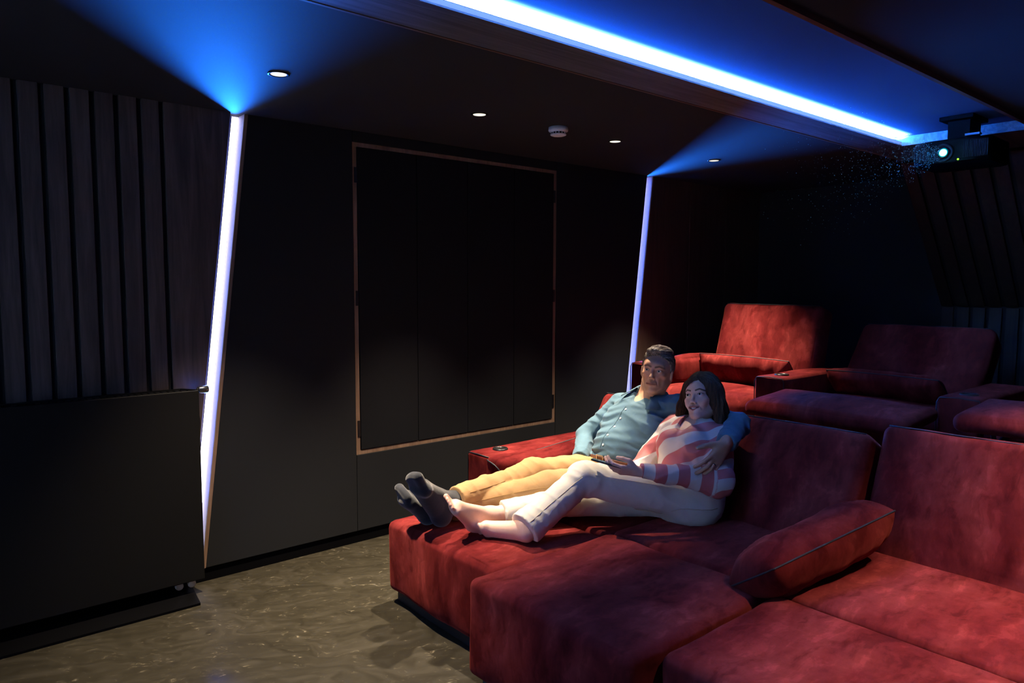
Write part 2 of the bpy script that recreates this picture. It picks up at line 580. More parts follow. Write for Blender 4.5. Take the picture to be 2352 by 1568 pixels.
MB().box(X0, 5.46, 2.1685, 2.181, 2.468, 2.489).obj('edge_strip', M['edgeX'], ce, origin=(3, 2.0, 2.47))
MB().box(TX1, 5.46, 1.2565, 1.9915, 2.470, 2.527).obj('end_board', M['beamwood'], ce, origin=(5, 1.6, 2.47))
MB().box(X0, 5.46, 1.2355, 1.2555, 2.470, 2.5295).obj('edge_strip', M['edgeX'], ce, origin=(3, 1.24, 2.47))

M['cove'] = emit('led_cove', LED_RGB, COVE_L)
M['covew'] = emit('led_cove_white', (1.0, 1.0, 1.1), 2.0)
M['lip'] = emit('cove_lip', (0.25, 0.42, 1.0), 0.7)
t = thing('cove_light', 'long blue-white light strip along the edge of the ceiling tray', 'light', (2, 1.96, 2.47))
MB().box(X0 + .1, TX1 - .02, 1.951, 1.968, 2.4765, 2.4975).obj('white_diode_tape', M['covew'], t)
L = bpy.data.lights.new('white_diodes', 'AREA')
L.shape = 'RECTANGLE'; L.size = TX1 - .04 - X0 - .1; L.size_y = .016; L.energy = COVE_W; L.color = (0.34, 0.62, 1.0); L.spread = math.radians(144)
lo = bpy.data.objects.new('white_diodes', L); COL.objects.link(lo); lo.parent = t
lo.matrix_basis = Matrix.Translation(Vector(((X0 + .1 + TX1 - .02) / 2, 1.9595, 2.4990)) - Vector((2, 1.96, 2.47))) @ Matrix.Rotation(math.pi, 4, 'X')
MB().prism([(X0 + .1, 1.969, 2.495), (X0 + .1, 1.988, 2.513), (X0 + .1, 1.988, 2.495)], (TX1 - .02 - X0 - .1, 0, 0)).obj('blue_diode_tape', M['cove'], t)
MB().box(X0 + .05, TX1 - .004, 1.9455, 1.9485, 2.4765, 2.4930).obj('lip', M['lip'], t)
MB().box(X0 + .05, TX1 - .004, 1.9452, 1.9488, 2.4932, 2.4950).obj('profile', M['chrome'], t)

# ------------------------------------------------------------------ built-in cupboard with four doors
t = thing('wall_cupboard', 'black four-door cupboard with a thin wood frame set into the left wall', 'cupboard', (2.9, WY, .55))
A, B, Z0, Z1 = 2.0645, 3.7305, .5495, 2.4265
fw = .026
for nm, m in (('frame_rail', MB().box(A, B, WY + .006, WY + .09, Z0, Z0 + fw)), ('frame_rail', MB().box(A, B, WY + .006, WY + .09, Z1 - fw, Z1)),
              ('frame_stile', MB().box(A, A + fw, WY + .006, WY + .09, Z0 + fw, Z1 - fw)), ('frame_stile', MB().box(B - fw, B, WY + .006, WY + .09, Z0 + fw, Z1 - fw))):
    m.obj(nm, M['edge'] if nm == 'frame_stile' else M['edgeX2'] if 'edgeX2' in M else M['edge'], t, origin=(A, WY, Z0))
xs = [A + fw + .003, 2.509, 2.908, 3.319, B - fw - .003]
for i in range(4):
    o = MB().box(xs[i] + .002, xs[i + 1] - .002, WY + .001, WY + .022, Z0 + fw + .004, Z1 - fw - .003).obj('door', M['door'], t, origin=(xs[i], WY, Z0))
    bevel(o, .0015, 2)
MB().box(A + fw, B - fw, WY + .06, WY + .09, Z0 + fw, Z1 - fw).obj('back_panel', M['black'], t)
for xx in (A + fw - .012, B - fw + .002):
    for zz in ((2.19, 2.28), (1.46, 1.55), (.66, .76)):
        MB().box(xx - .004, xx + .014, WY + .002, WY + .02, zz[0], zz[1]).obj('hinge', M['blackmetal'], t)

# ------------------------------------------------------------------ radiator
t = thing('radiator', 'black flat-panel radiator on the wall below the walnut slats', 'radiator', (.3, 3.8, .075))
o = MB().box(-1.0, 1.113, 3.760, 3.775, .078, 1.056).obj('front_panel', M['radiator'], t)
bevel(o, .004, 3)
MB().box(-.99, 1.10, 3.7755, 3.852, .10, 1.02).obj('convector', M['black'], t)
o = MB().prism([(1.100, 3.775, .10), (1.112, 3.775, .10), (1.06, 3.868, .10), (-.98, 3.868, .10), (-.98, 3.8535, .10), (1.05, 3.8535, .10)], (0, 0, .958)).obj('side_cover', M['radiator'], t)
m = MB()
for i in range(70):
    xx = -.96 + i * .0295
    m.box(xx, xx + .021, 3.782, 3.848, 1.046, 1.052)
o = m.obj('top_grille', M['blackmetal'], t)
tag(o, kind='stuff')
for xx in (.2, .62):
    MB().box(xx, xx + .05, 3.8685, WY - .001, .25, .95).obj('bracket', M['blackmetal'], t)
m = MB().lathe((1.113, 3.80, 1.053), [(.010, 0), (.010, .006), (.0185, .007), (.0195, .03), (.0195, .05), (.016, .058)], 20, (1, 0, 0))
auto_smooth(m.obj('thermostat_valve', M['chrome'], t))
for xx in (1.000, 1.060):
    m = MB().lathe((xx, 3.80, .052), [(.008, -.02), (.020, -.02), (.0205, -.008), (.019, .004)], 20, (0, -1, 0))
    auto_smooth(m.obj('pipe_cap', M['brass'], t))
    MB().tube([(xx, 3.822, .056), (xx, 3.85, .06), (xx, WY + .010, .05)], .009, 10).obj('pipe', M['blackmetal'], t, True)

# ------------------------------------------------------------------ downlights and smoke detector
M['lamp_disc'] = emit('downlight_disc', (1.0, 0.93, 0.76), 1.25)
dl_names = ['round recessed downlight nearest the lit light slot by the slats', 'round recessed downlight above the middle of the cupboard doors',
            'round recessed downlight just past the smoke detector', 'round recessed downlight deepest in the room near the far light slot']
def downlight(x, y, label, power=1.0, aim=(0, 0, -1)):
    t = thing('downlight', label, 'light', (x, y, CZ), 'row of recessed ceiling downlights')
    m = MB().lathe((x, y, CZ), [(.034, -.002), (.046, -.002), (.046, -.0045), (.040, -.006), (.0345, -.004)], 32, cap=False)
    m.obj('trim_ring', M['blackmetal'], t, True)
    m = MB().lathe((x, y, CZ), [(.001, -.0035), (.0335, -.0035), (.0335, -.001), (.001, -.001)], 32)
    m.obj('lens', M['lamp_disc'], t)
    L = bpy.data.lights.new('downlight_lamp', 'SPOT')
    L.energy = DOWN_W * power
    L.color = DOWN_COL
    L.spot_size = DOWN_ANGLE
    L.spot_blend = DOWN_BLEND
    L.shadow_soft_size = .022
    lo = bpy.data.objects.new('downlight_lamp', L)
    COL.objects.link(lo)
    lo.parent = t
    lo.location = (0, 0, -.012)
    lo.rotation_euler = Vector(aim).to_track_quat('-Z', 'Y').to_euler()
for (x, y), lab in zip(((1.274, 3.061), (2.376, 3.084), (3.463, 3.099), (4.532, 3.102)), dl_names):
    downlight(x, y, lab, 1.0, (-.06, -.05, -1) if x == 3.463 else (-.03, .0, -1) if x == 4.532 else (0, 0, -1))
for (x, y), lab in zip(((2.376, .30), (3.463, .30)), ('round recessed downlight on the near side of the tray', 'round recessed downlight over the near front seats')):
    downlight(x, y, lab, .68)

t = thing('smoke_detector', 'white round smoke detector on the dark ceiling', 'smoke detector', (2.913, 3.041, CZ))
c = (2.913, 3.041, CZ)
o = MB().lathe(c, [(.050, 0), (.056, -.002), (.057, -.020), (.054, -.026), (.044, -.029), (.044, -.0295)], 32).obj('base', M['white'], t, True)
o = MB().lathe(c, [(.036, -.029), (.036, -.040)], 24).obj('vent_core', M['black'], t, True)
m = MB()
for i in range(14):
    a = 2 * math.pi * i / 14
    m.lathe((c[0] + .041 * math.cos(a), c[1] + .041 * math.sin(a), CZ), [(.0028, -.029), (.0028, -.040)], 6)
m.obj('vent_rib', M['white'], t)
o = MB().lathe(c, [(.040, -.0395), (.046, -.041), (.045, -.046), (.034, -.050), (.012, -.0515)], 32).obj('cap', M['white'], t, True)

# ------------------------------------------------------------------ projector
M['lens_glow'] = emit('projector_lens_glow', (0.30, 0.95, 1.0), 5.0)
M['lens_rim'] = emit('projector_lens_rim', (0.0, 0.45, 0.55), 1.0)
M['green_led'] = emit('green_led', (0.25, 1.0, 0.02), 3.0)
M['blue_led'] = emit('blue_window', (0.05, 0.25, 1.0), .6)
t = thing('projector', 'black ceiling projector with a glowing cyan lens at the end of the tray', 'projector', (4.58, 1.51, 2.25))
PX, PL, PR, PB, PT = 4.40, 1.715, 1.322, 2.262, 2.392
loop = []
for i in range(25):       # bowed front, rounded corners
    s = i / 24.0
    y = PL + (PR - PL) * s
    x = PX + .05 * (abs(2 * s - 1) ** 5) + .012 * (2 * s - 1) ** 2
    loop.append((x, y, PB))
loop += [(4.74, PR + .004, PB), (4.77, PR + .04, PB), (4.77, PL - .04, PB), (4.74, PL - .004, PB)]
o = MB().prism(loop, (0, 0, PT - PB)).obj('body', M['plastic'], t)
bevel(o, .012, 3)
m = MB()
for i in range(16):
    y = 1.445 - i * .0073
    m.box(PX - .001 + .012 * ((y - 1.518) / .2) ** 2, PX + .02, y - .0035, y, PB + .022, PT - .02)
o = m.obj('front_grille', M['grille'], t); tag(o, kind='stuff')
m = MB()
for i in range(12):
    y = 1.70 - i * .0073
    m.box(PX - .001 + .012 * ((y - 1.518) / .2) ** 2 + .02 * (i == 0), PX + .03, y - .0035, y, PB + .022, PT - .02)
o = m.obj('front_grille', M['grille'], t); tag(o, kind='stuff')
lc = (PX, 1.540, 2.319)
auto_smooth(MB().lathe(lc, [(.050, -.02), (.052, .004), (.047, .010), (.036, .006), (.030, .0)], 36, (-1, 0, 0)).obj('lens_ring', M['grille'], t))
MB().lathe(lc, [(.024, -.004), (.030, .004), (.030, .009), (.0245, .011)], 32, (-1, 0, 0), cap=False).obj('lens_barrel', M['chrome'], t, True)
MB().lathe(lc, [(.0245, .004), (.0185, .0085)], 32, (-1, 0, 0), cap=False).obj('lens_rim', M['lens_rim'], t, True)
MB().lathe(lc, [(.019, .008), (.017, .0115), (.010, .014), (.001, .015)], 24, (-1, 0, 0)).obj('lens', M['lens_glow'], t, True)
MB().lathe((PX + .004, 1.468, 2.276), [(.005, -.01), (.005, .004), (.001, .006)], 12, (-1, 0, 0)).obj('status_light', M['green_led'], t, True)
o = MB().box(4.48, 4.72, 1.43, 1.60, 2.508, 2.5295).obj('mount_plate', M['plastic'], t); bevel(o, .003, 2)
MB().box(4.53, 4.70, 1.46, 1.57, 2.392, 2.5075).obj('mount_bracket', M['plastic'], t)
MB().box(4.49, 4.529, 1.40, 1.47, 2.413, 2.424).obj('cable_box', M['greyplastic'], t)
L = bpy.data.lights.new('projector_beam', 'SPOT')
L.energy = BEAM_W; L.color = BEAM_RGB; L.spot_size = math.radians(23); L.spot_blend = .08; L.shadow_soft_size = .012
lo = bpy.data.objects.new('projector_beam', L); COL.objects.link(lo); lo.parent = t
lo.location = Vector(lc) + Vector((-.03, 0, 0)) - Vector((4.58, 1.51, 2.25))
lo.rotation_euler = Vector((-1, 0, -.185)).to_track_quat('-Z', 'Y').to_euler()

rng = random.Random(3)
v, f = [], []
M['mote'] = plain('dust_mote', (0.25, 0.62, 0.52), .9, spec=0.0)
for i in range(1500):
    d = .10 + 1.35 * rng.random() ** 1.25
    rad = (.015 + .205 * d) * math.sqrt(rng.random())
    a = rng.random() * 2 * math.pi
    p = Vector((PX - d, 1.54 + rad * math.cos(a), 2.319 + rad * math.sin(a) - .185 * d))
    if p.z > 2.46: continue
    s = rng.choice((.0007, .0009, .0010, .0012, .0018))
    n = len(v)
    v += [p + Vector((s, 0, 0)), p - Vector((s, 0, 0)), p + Vector((0, s, 0)), p - Vector((0, s, 0)), p + Vector((0, 0, s)), p - Vector((0, 0, s))]
    for q in ((0, 2, 4), (2, 1, 4), (1, 3, 4), (3, 0, 4), (2, 0, 5), (1, 2, 5), (3, 1, 5), (0, 3, 5)):
        f.append(tuple(n + j for j in q))
o = obj('dust', v, f, M['mote'])
tag(o, 'sparkling dust motes drifting in the projector beam', 'dust', kind='stuff')
# ------------------------------------------------------------------ upholstery
def nz3(p, s, o=0.0):
    return mnoise.noise(Vector((p[0] * s + o, p[1] * s - o, p[2] * s + 2 * o)))

def puffy(amp, seed, wr=0.006, top=True):
    """soft stuffing: bulging top and fronts, shallow creases"""
    def d(co, n, u):
        w = (1 - u[0] ** 2) * (1 - u[1] ** 2) if abs(n.z) > .5 else (1 - u[2] ** 2) * (1 - min(1, max(abs(u[0]) if abs(n.y) > .5 else abs(u[1]), 0)) ** 2)
        a = amp * w
        a += wr * nz3(co, 3.0, seed) + wr * .5 * nz3(co, 8.0, seed + 5)
        return n * a
    return d

def cushion(name, lo, hi, r, parent, amp=.015, seed=0.0, wr=.006, step=.035, rot=None, pivot=None, mat=None, disp=None):
    v, f = soft_box(lo, hi, r, step, disp or puffy(amp, seed, wr))
    if rot is not None:
        v = xform(v, pivot, rot)
    o = obj(name, v, f, mat or M['velvet'], parent, True, origin=[(lo[i] + hi[i]) / 2 for i in range(3)])
    return o

def piping(parent, pts, r=.0035):
    return MB().tube(pts, r, 6).obj('piping', M['piping'], parent, True)

def RY(deg): return Matrix.Rotation(math.radians(deg), 3, 'Y')
def RZ(deg): return Matrix.Rotation(math.radians(deg), 3, 'Z')
def RX(deg): return Matrix.Rotation(math.radians(deg), 3, 'X')

def rpt(p, pivot, rot):
    return rot @ (Vector(p) - Vector(pivot)) + Vector(pivot)

def seat_disp(seed, amp, ztop, drop=0.0, skew=0.0):
    base = puffy(amp, seed, .007)
    def d(co, n, u):
        o = base(co, n, u)
        # brushed ripples and a soft sag near the front lip
        if n.z > .3:
            o += Vector((0, 0, 1)) * (.006 * math.sin(9 * co.x + 3 * nz3(co, 2.0, seed)) * (1 - u[1] ** 2) * .6 - drop * max(0, -u[0]) ** 3)
        if n.x < -.4:
            o += Vector((-1, 0, 0)) * (.010 * nz3(co, 4.0, seed + 9) + .006 * math.sin(14 * co.y + 4 * co.z + seed))
        return o
    return d

def back(parent, y0, y1, xb, zb, length, tilt, thick=.22, seed=0.0, top_r=.055):
    lo, hi = (xb, y0, zb - .12), (xb + thick, y1, zb + length)
    pv, rot = (xb, (y0 + y1) / 2, zb), RY(tilt)
    def d(co, n, u):
        a = .030 * (1 - u[1] ** 2) * (1 - u[2] ** 2) if n.x < -.4 else 0.0
        a += .006 * nz3(co, 3.0, seed) + .004 * nz3(co, 7.0, seed + 3)
        if n.x < -.4:    # soft creases fanning from the lumbar area
            a += .006 * math.sin(26 * (u[2] + .35 * u[1] ** 2) + 3 * nz3(co, 2.2, seed)) * max(0, .75 - abs(u[2] + .15)) * (1 - u[1] ** 2)
        return n * a
    o = cushion('backrest', lo, hi, top_r, parent, step=.035, rot=rot, pivot=pv, disp=d)
    z = zb + length - .012
    pts = [rpt((xb + .018, y0 + .03 + (y1 - y0 - .06) * i / 14.0, z + .004 * nz3((i, 0, 0), .7, seed)), pv, rot) for i in range(15)]
    piping(parent, pts, .003)
    return o

def lumbar(label, mid, L, Hh, T, rot, group=None, seed=0.0):
    """loose lumbar cushion with a piped rim; long axis X, height Y, thickness Z before rotation"""
    t = thing('lumbar_cushion', label, 'cushion', mid, group)
    n1, n2 = 44, 22
    v, f = [], []
    def P(a, b, s):
        # pinched corners
        ca = 1 - .07 * (1 - b * b) * 0
        x = a * L / 2 * (1 - .05 * (1 - abs(b)) * 0) * (1 - .045 * (1 - b * b) * (abs(a) ** 6) * -1)
        y = b * Hh / 2 * (1 + .06 * (1 - a * a))
        k = max(0, 1 - abs(a) ** 7) ** .5 * max(0, 1 - abs(b) ** 2.4) ** .52
        z = s * T / 2 * k
        w = Vector((x, y, z))
        crease = .010 * math.sin(22 * a + 5 * b + seed) * (abs(a) ** 2) * k + .008 * nz3(w, 7, seed + s) * k + .004 * nz3(w, 15, seed) * k
        w.z += s * crease
        return rot @ w + Vector(mid)
    for s in (1, -1):
        o = len(v)
        for i in range(n1 + 1):
            for j in range(n2 + 1):
                a = math.sin((i / n1 * 2 - 1) * math.pi / 2)
                b = math.sin((j / n2 * 2 - 1) * math.pi / 2)
                v.append(P(a, b, s))
        for i in range(n1):
            for j in range(n2):
                q = (o + i * (n2 + 1) + j, o + (i + 1) * (n2 + 1) + j, o + (i + 1) * (n2 + 1) + j + 1, o + i * (n2 + 1) + j + 1)
                f.append(q if s > 0 else q[::-1])
    c = obj('cover', v, f, M['velvet'], t, True)
    ring = []
    for i in range(n1 + 1): ring.append(P(math.sin((i / n1 * 2 - 1) * math.pi / 2), -1, 0))
    for j in range(1, n2 + 1): ring.append(P(1, math.sin((j / n2 * 2 - 1) * math.pi / 2), 0))
    for i in range(n1 - 1, -1, -1): ring.append(P(math.sin((i / n1 * 2 - 1) * math.pi / 2), 1, 0))
    for j in range(n2 - 1, -1, -1): ring.append(P(-1, math.sin((j / n2 * 2 - 1) * math.pi / 2), 0))
    piping(t, ring, .0038)
    return t

def cup(parent, x, y, z):
    m = MB().lathe((x, y, z), [(.028, .0015), (.034, .0015), (.034, -.05), (.028, -.05)], 28, cap=False)
    m.lathe((x, y, z), [(.033, .002), (.036, .007), (.044, .006), (.047, .001), (.047, -.004)], 36, cap=False)
    m.lathe((x, y, z), [(.034, .0012), (.001, .0012)], 28, cap=False)
    m.obj('cup_holder', M['blackmetal'], parent, True)

# ---- front row -----------------------------------------------------
# left chaise, with the arm by the wall
t = thing('chaise_seat', 'red velour chaise by the left wall with an armrest, both pairs of feet on it', 'sofa', (2.6, 2.64, 0), 'front row of chaise seats')
MB().box(1.83, 3.55, 2.24, 3.05, 0, .066).obj('base', M['base'], t)
cushion('leg_rest', (1.785, 2.203, .062), (2.452, 3.068, .422), .035, t, disp=seat_disp(1.3, .012, .42))
cushion('seat_cushion', (2.462, 2.203, .062), (3.30, 3.068, .424), .030, t, amp=.010, seed=2.1)
back(t, 2.205, 3.025, 3.035, .45, .555, 28, seed=4.0)
cushion('armrest', (2.525, 3.175, .07), (3.55, 3.40, .600), .022, t, amp=.004, seed=6.0, wr=.003)
MB().box(2.57, 3.5, 3.08, 3.38, 0, .07).obj('base', M['base'], t)
def wing(co, n, u):
    o = n * (.008 * nz3(co, 4, 2.2) + .012 * (1 - u[0] ** 2) * (1 - u[2] ** 2))
    o.z += .045 * max(0, u[0]) ** 2 - .02 * (1 - abs(u[0]))
    return o
sc_ = cushion('side_cushion', (2.50, 3.050, .425), (3.32, 3.200, .618), .045, t, disp=wing)
piping(t, [(2.531, 3.395, .20), (2.531, 3.395, .575), (2.531, 3.385, .594), (2.531, 3.30, .597), (2.531, 3.19, .596)])
tr_ = bvh(sc_)
pts = [onto(tr_, (2.74 + .045 * i, 3.188 - .0016 * i * i * .35, .9), (0, 0, -1), .001)[0] for i in range(12)]
piping(t, [p for p in pts if p is not None], .003)
pts = []
for y_, z_ in ((3.185, .60), (3.16, .598), (3.13, .594), (3.10, .586), (3.08, .574), (3.066, .555), (3.060, .53), (3.060, .50), (3.060, .47), (3.060, .44)):
    q = onto(tr_, (2.3, y_, z_ - .012), (1, 0, 0), .002)[0]
    if q is not None: pts.append(q)
piping(t, pts, .0045)
cup(t, 2.700, 3.300, .604)
# middle chaise
t = thing('chaise_seat', 'red velour chaise in the middle of the front row, standing furthest forward', 'sofa', (2.5, 1.78, 0), 'front row of chaise seats')
MB().box(1.68, 3.55, 1.40, 2.16, 0, .066).obj('base', M['base'], t)
cushion('leg_rest', (1.630, 1.372, .062), (2.452, 2.190, .452), .032, t, disp=seat_disp(7.7, .010, .45))
cushion('seat_cushion', (2.462, 1.372, .062), (3.30, 2.190, .452), .030, t, amp=.012, seed=8.1)
back(t, 1.385, 2.185, 3.035, .46, .545, 28, seed=9.0)
# near chaise
t = thing('chaise_seat', 'red velour chaise nearest the camera with a loose cushion on it', 'sofa', (2.6, .9, 0), 'front row of chaise seats')
MB().box(1.81, 3.60, .42, 1.33, 0, .066).obj('base', M['base'], t)
cushion('leg_rest', (1.765, .36, .062), (2.452, 1.362, .444), .040, t, disp=seat_disp(11.7, .012, .44))
cushion('seat_cushion', (2.458, .36, .062), (3.40, 1.362, .446), .020, t, amp=.012, seed=12.1)
back(t, .36, 1.372, 3.150, .46, .560, 21, thick=.24, seed=13.0, top_r=.05)
lumbar('red velour lumbar cushion lying across the nearest chaise', (2.715, 1.345, .556), .77, .26, .225, RZ(-7.5) @ RY(-6) @ RX(-35), 'loose lumbar cushions', 3.0)

# ---- back row on the platform --------------------------------------
PZ = .39
def arm(parent, y0, y1, x0=4.30, x1=5.15, ztop=.990, seed=0.0):
    cushion('armrest', (x0, y0, PZ + .055), (x1, y1, ztop), .025, parent, amp=.006, seed=seed, wr=.003)
    piping(parent, [(x0 + .001, y1 - .002, PZ + .2), (x0, y1 - .002, ztop - .03), (x0 + .003, y1 - .014, ztop - .006), (x0 + .003, (y0 + y1) / 2, ztop + .001), (x0 + .003, y0 + .012, ztop - .005), (x0 + .004, y0 + .002, ztop - .03), (x0 + .004, y0 + .002, PZ + .2)], .0032)
    MB().box(x0 + .04, x1, y0 + .02, y1 - .02, PZ, PZ + .056).obj('base', M['base'], parent)

def footrest(parent, x0, x1, y0, y1, z, seed):
    def d(co, n, u):
        o = n * (.006 * nz3(co, 4, seed))
        o.z += .028 * (1 - u[1] ** 2) * (1 - u[0] ** 2) * (1 if n.z > 0 else .2) + .035 * (co.x - x0) / (x1 - x0)
        return o
    cushion('footrest', (x0, y0, z - .085), (x1, y1, z), .040, parent, disp=d)
    for y in (y0 + .14, y1 - .14):
        MB().tube([(x0 + .12, y, z - .085), (x0 + .17, y, z - .16), (x0 + .30, y, z - .13), (x1 + .05, y, z - .28)], .012, 8).obj('recliner_link', M['blackmetal'], parent, True)

t = thing('recliner_seat', 'lit red recliner at the left end of the back row with two armrests', 'sofa', (4.8, 3.0, PZ), 'back row of recliners on the platform')
MB().box(4.36, 5.3, 2.62, 3.43, PZ, PZ + .06).obj('base', M['base'], t)
arm(t, 3.455, 3.655, seed=1.0)
arm(t, 2.376, 2.585, seed=2.0)
cup(t, 4.46, 2.48, .994)
cushion('seat_cushion', (4.27, 2.590, PZ + .06), (5.10, 3.450, .835), .085, t, amp=.02, seed=3.0)
back(t, 2.53, 3.36, 4.92, .86, .62, 16, seed=5.0)
cushion('side_cushion', (4.50, 3.345, .82), (5.0, 3.46, 1.035), .05, t, amp=.015, seed=6.6)
lumbar('red lumbar cushion leaning on the lit recliner in the back row', (4.80, 2.955, .935), .74, .27, .15, RZ(90) @ RX(62), 'loose lumbar cushions', 5.0)

t = thing('recliner_seat', 'dim recliner in the middle of the back row, reclined with its footrest out', 'sofa', (4.8, 1.9, PZ), 'back row of recliners on the platform')
MB().box(4.40, 5.4, 1.5, 2.35, PZ, PZ + .06).obj('base', M['base'], t)
cushion('seat_cushion', (4.30, 1.49, PZ + .06), (5.05, 2.368, .84), .05, t, amp=.02, seed=13.0)
back(t, 1.50, 2.35, 4.95, .86, .62, 40, seed=15.0)
footrest(t, 3.79, 4.26, 1.44, 2.352, .905, 16.0)
arm(t, 1.262, 1.478, seed=12.0)
cup(t, 4.46, 1.37, .994)
lumbar('dim red lumbar cushion on the reclined middle seat of the back row', (4.92, 2.0, .925), .70, .27, .15, RZ(90) @ RX(40), 'loose lumbar cushions', 8.0)

t = thing('recliner_seat', 'red recliner at the right edge of the back row, its rounded footrest raised', 'sofa', (4.8, .8, PZ), 'back row of recliners on the platform')
MB().box(4.40, 5.4, .4, 1.23, PZ, PZ + .06).obj('base', M['base'], t)
cushion('seat_cushion', (4.30, .37, PZ + .06), (5.05, 1.255, .84), .05, t, amp=.02, seed=23.0)
back(t, .38, 1.24, 4.95, .86, .62, 30, seed=25.0)
footrest(t, 3.78, 4.26, .37, 1.232, .985, 26.0)
# ------------------------------------------------------------------ figures: smooth distance fields meshed with surface nets
A3 = lambda p: np.array(p, dtype=np.float64)

def axis_pts(lo, hi, coarse, fine_ranges):
    """fine_ranges: (a, b, step)"""
    out = [lo]
    while out[-1] < hi:
        c = out[-1]
        st = coarse
        for a, b, s in fine_ranges:
            if a - .012 <= c <= b + .012:
                st = min(st, s)
            elif c < a and c + coarse > a - .012:
                st = min(st, max(s, a - .012 - c))
        out.append(c + st)
    return np.array(out)

def hash3(i, j, k):
    h = (i * 374761393 + j * 668265263 + k * 2147483647 + 1013904223) & 0xffffffff
    h = ((h ^ (h >> 13)) * 1274126177) & 0xffffffff
    return ((h ^ (h >> 16)) & 0xffff) / 65535.0 * 2 - 1

def vnoise(x, y, z):
    xi, yi, zi = np.floor(x).astype(np.int64), np.floor(y).astype(np.int64), np.floor(z).astype(np.int64)
    fx, fy, fz = x - xi, y - yi, z - zi
    fx, fy, fz = (t * t * (3 - 2 * t) for t in (fx, fy, fz))
    r = 0
    for a in (0, 1):
        for b in (0, 1):
            for c in (0, 1):
                w = (fx if a else 1 - fx) * (fy if b else 1 - fy) * (fz if c else 1 - fz)
                r = r + w * hash3(xi + a, yi + b, zi + c)
    return r

class Frame:
    def __init__(self, pos, R=None, s=1.0):
        self.p, self.R, self.s = A3(pos), (np.eye(3) if R is None else np.array(R)), s
    def w(self, q): return self.p + self.R @ (A3(q) * self.s)
    def l(self, x, y, z):
        dx, dy, dz = x - self.p[0], y - self.p[1], z - self.p[2]
        R = self.R
        return ((dx * R[0, 0] + dy * R[1, 0] + dz * R[2, 0]) / self.s, (dx * R[0, 1] + dy * R[1, 1] + dz * R[2, 1]) / self.s,
                (dx * R[0, 2] + dy * R[1, 2] + dz * R[2, 2]) / self.s)

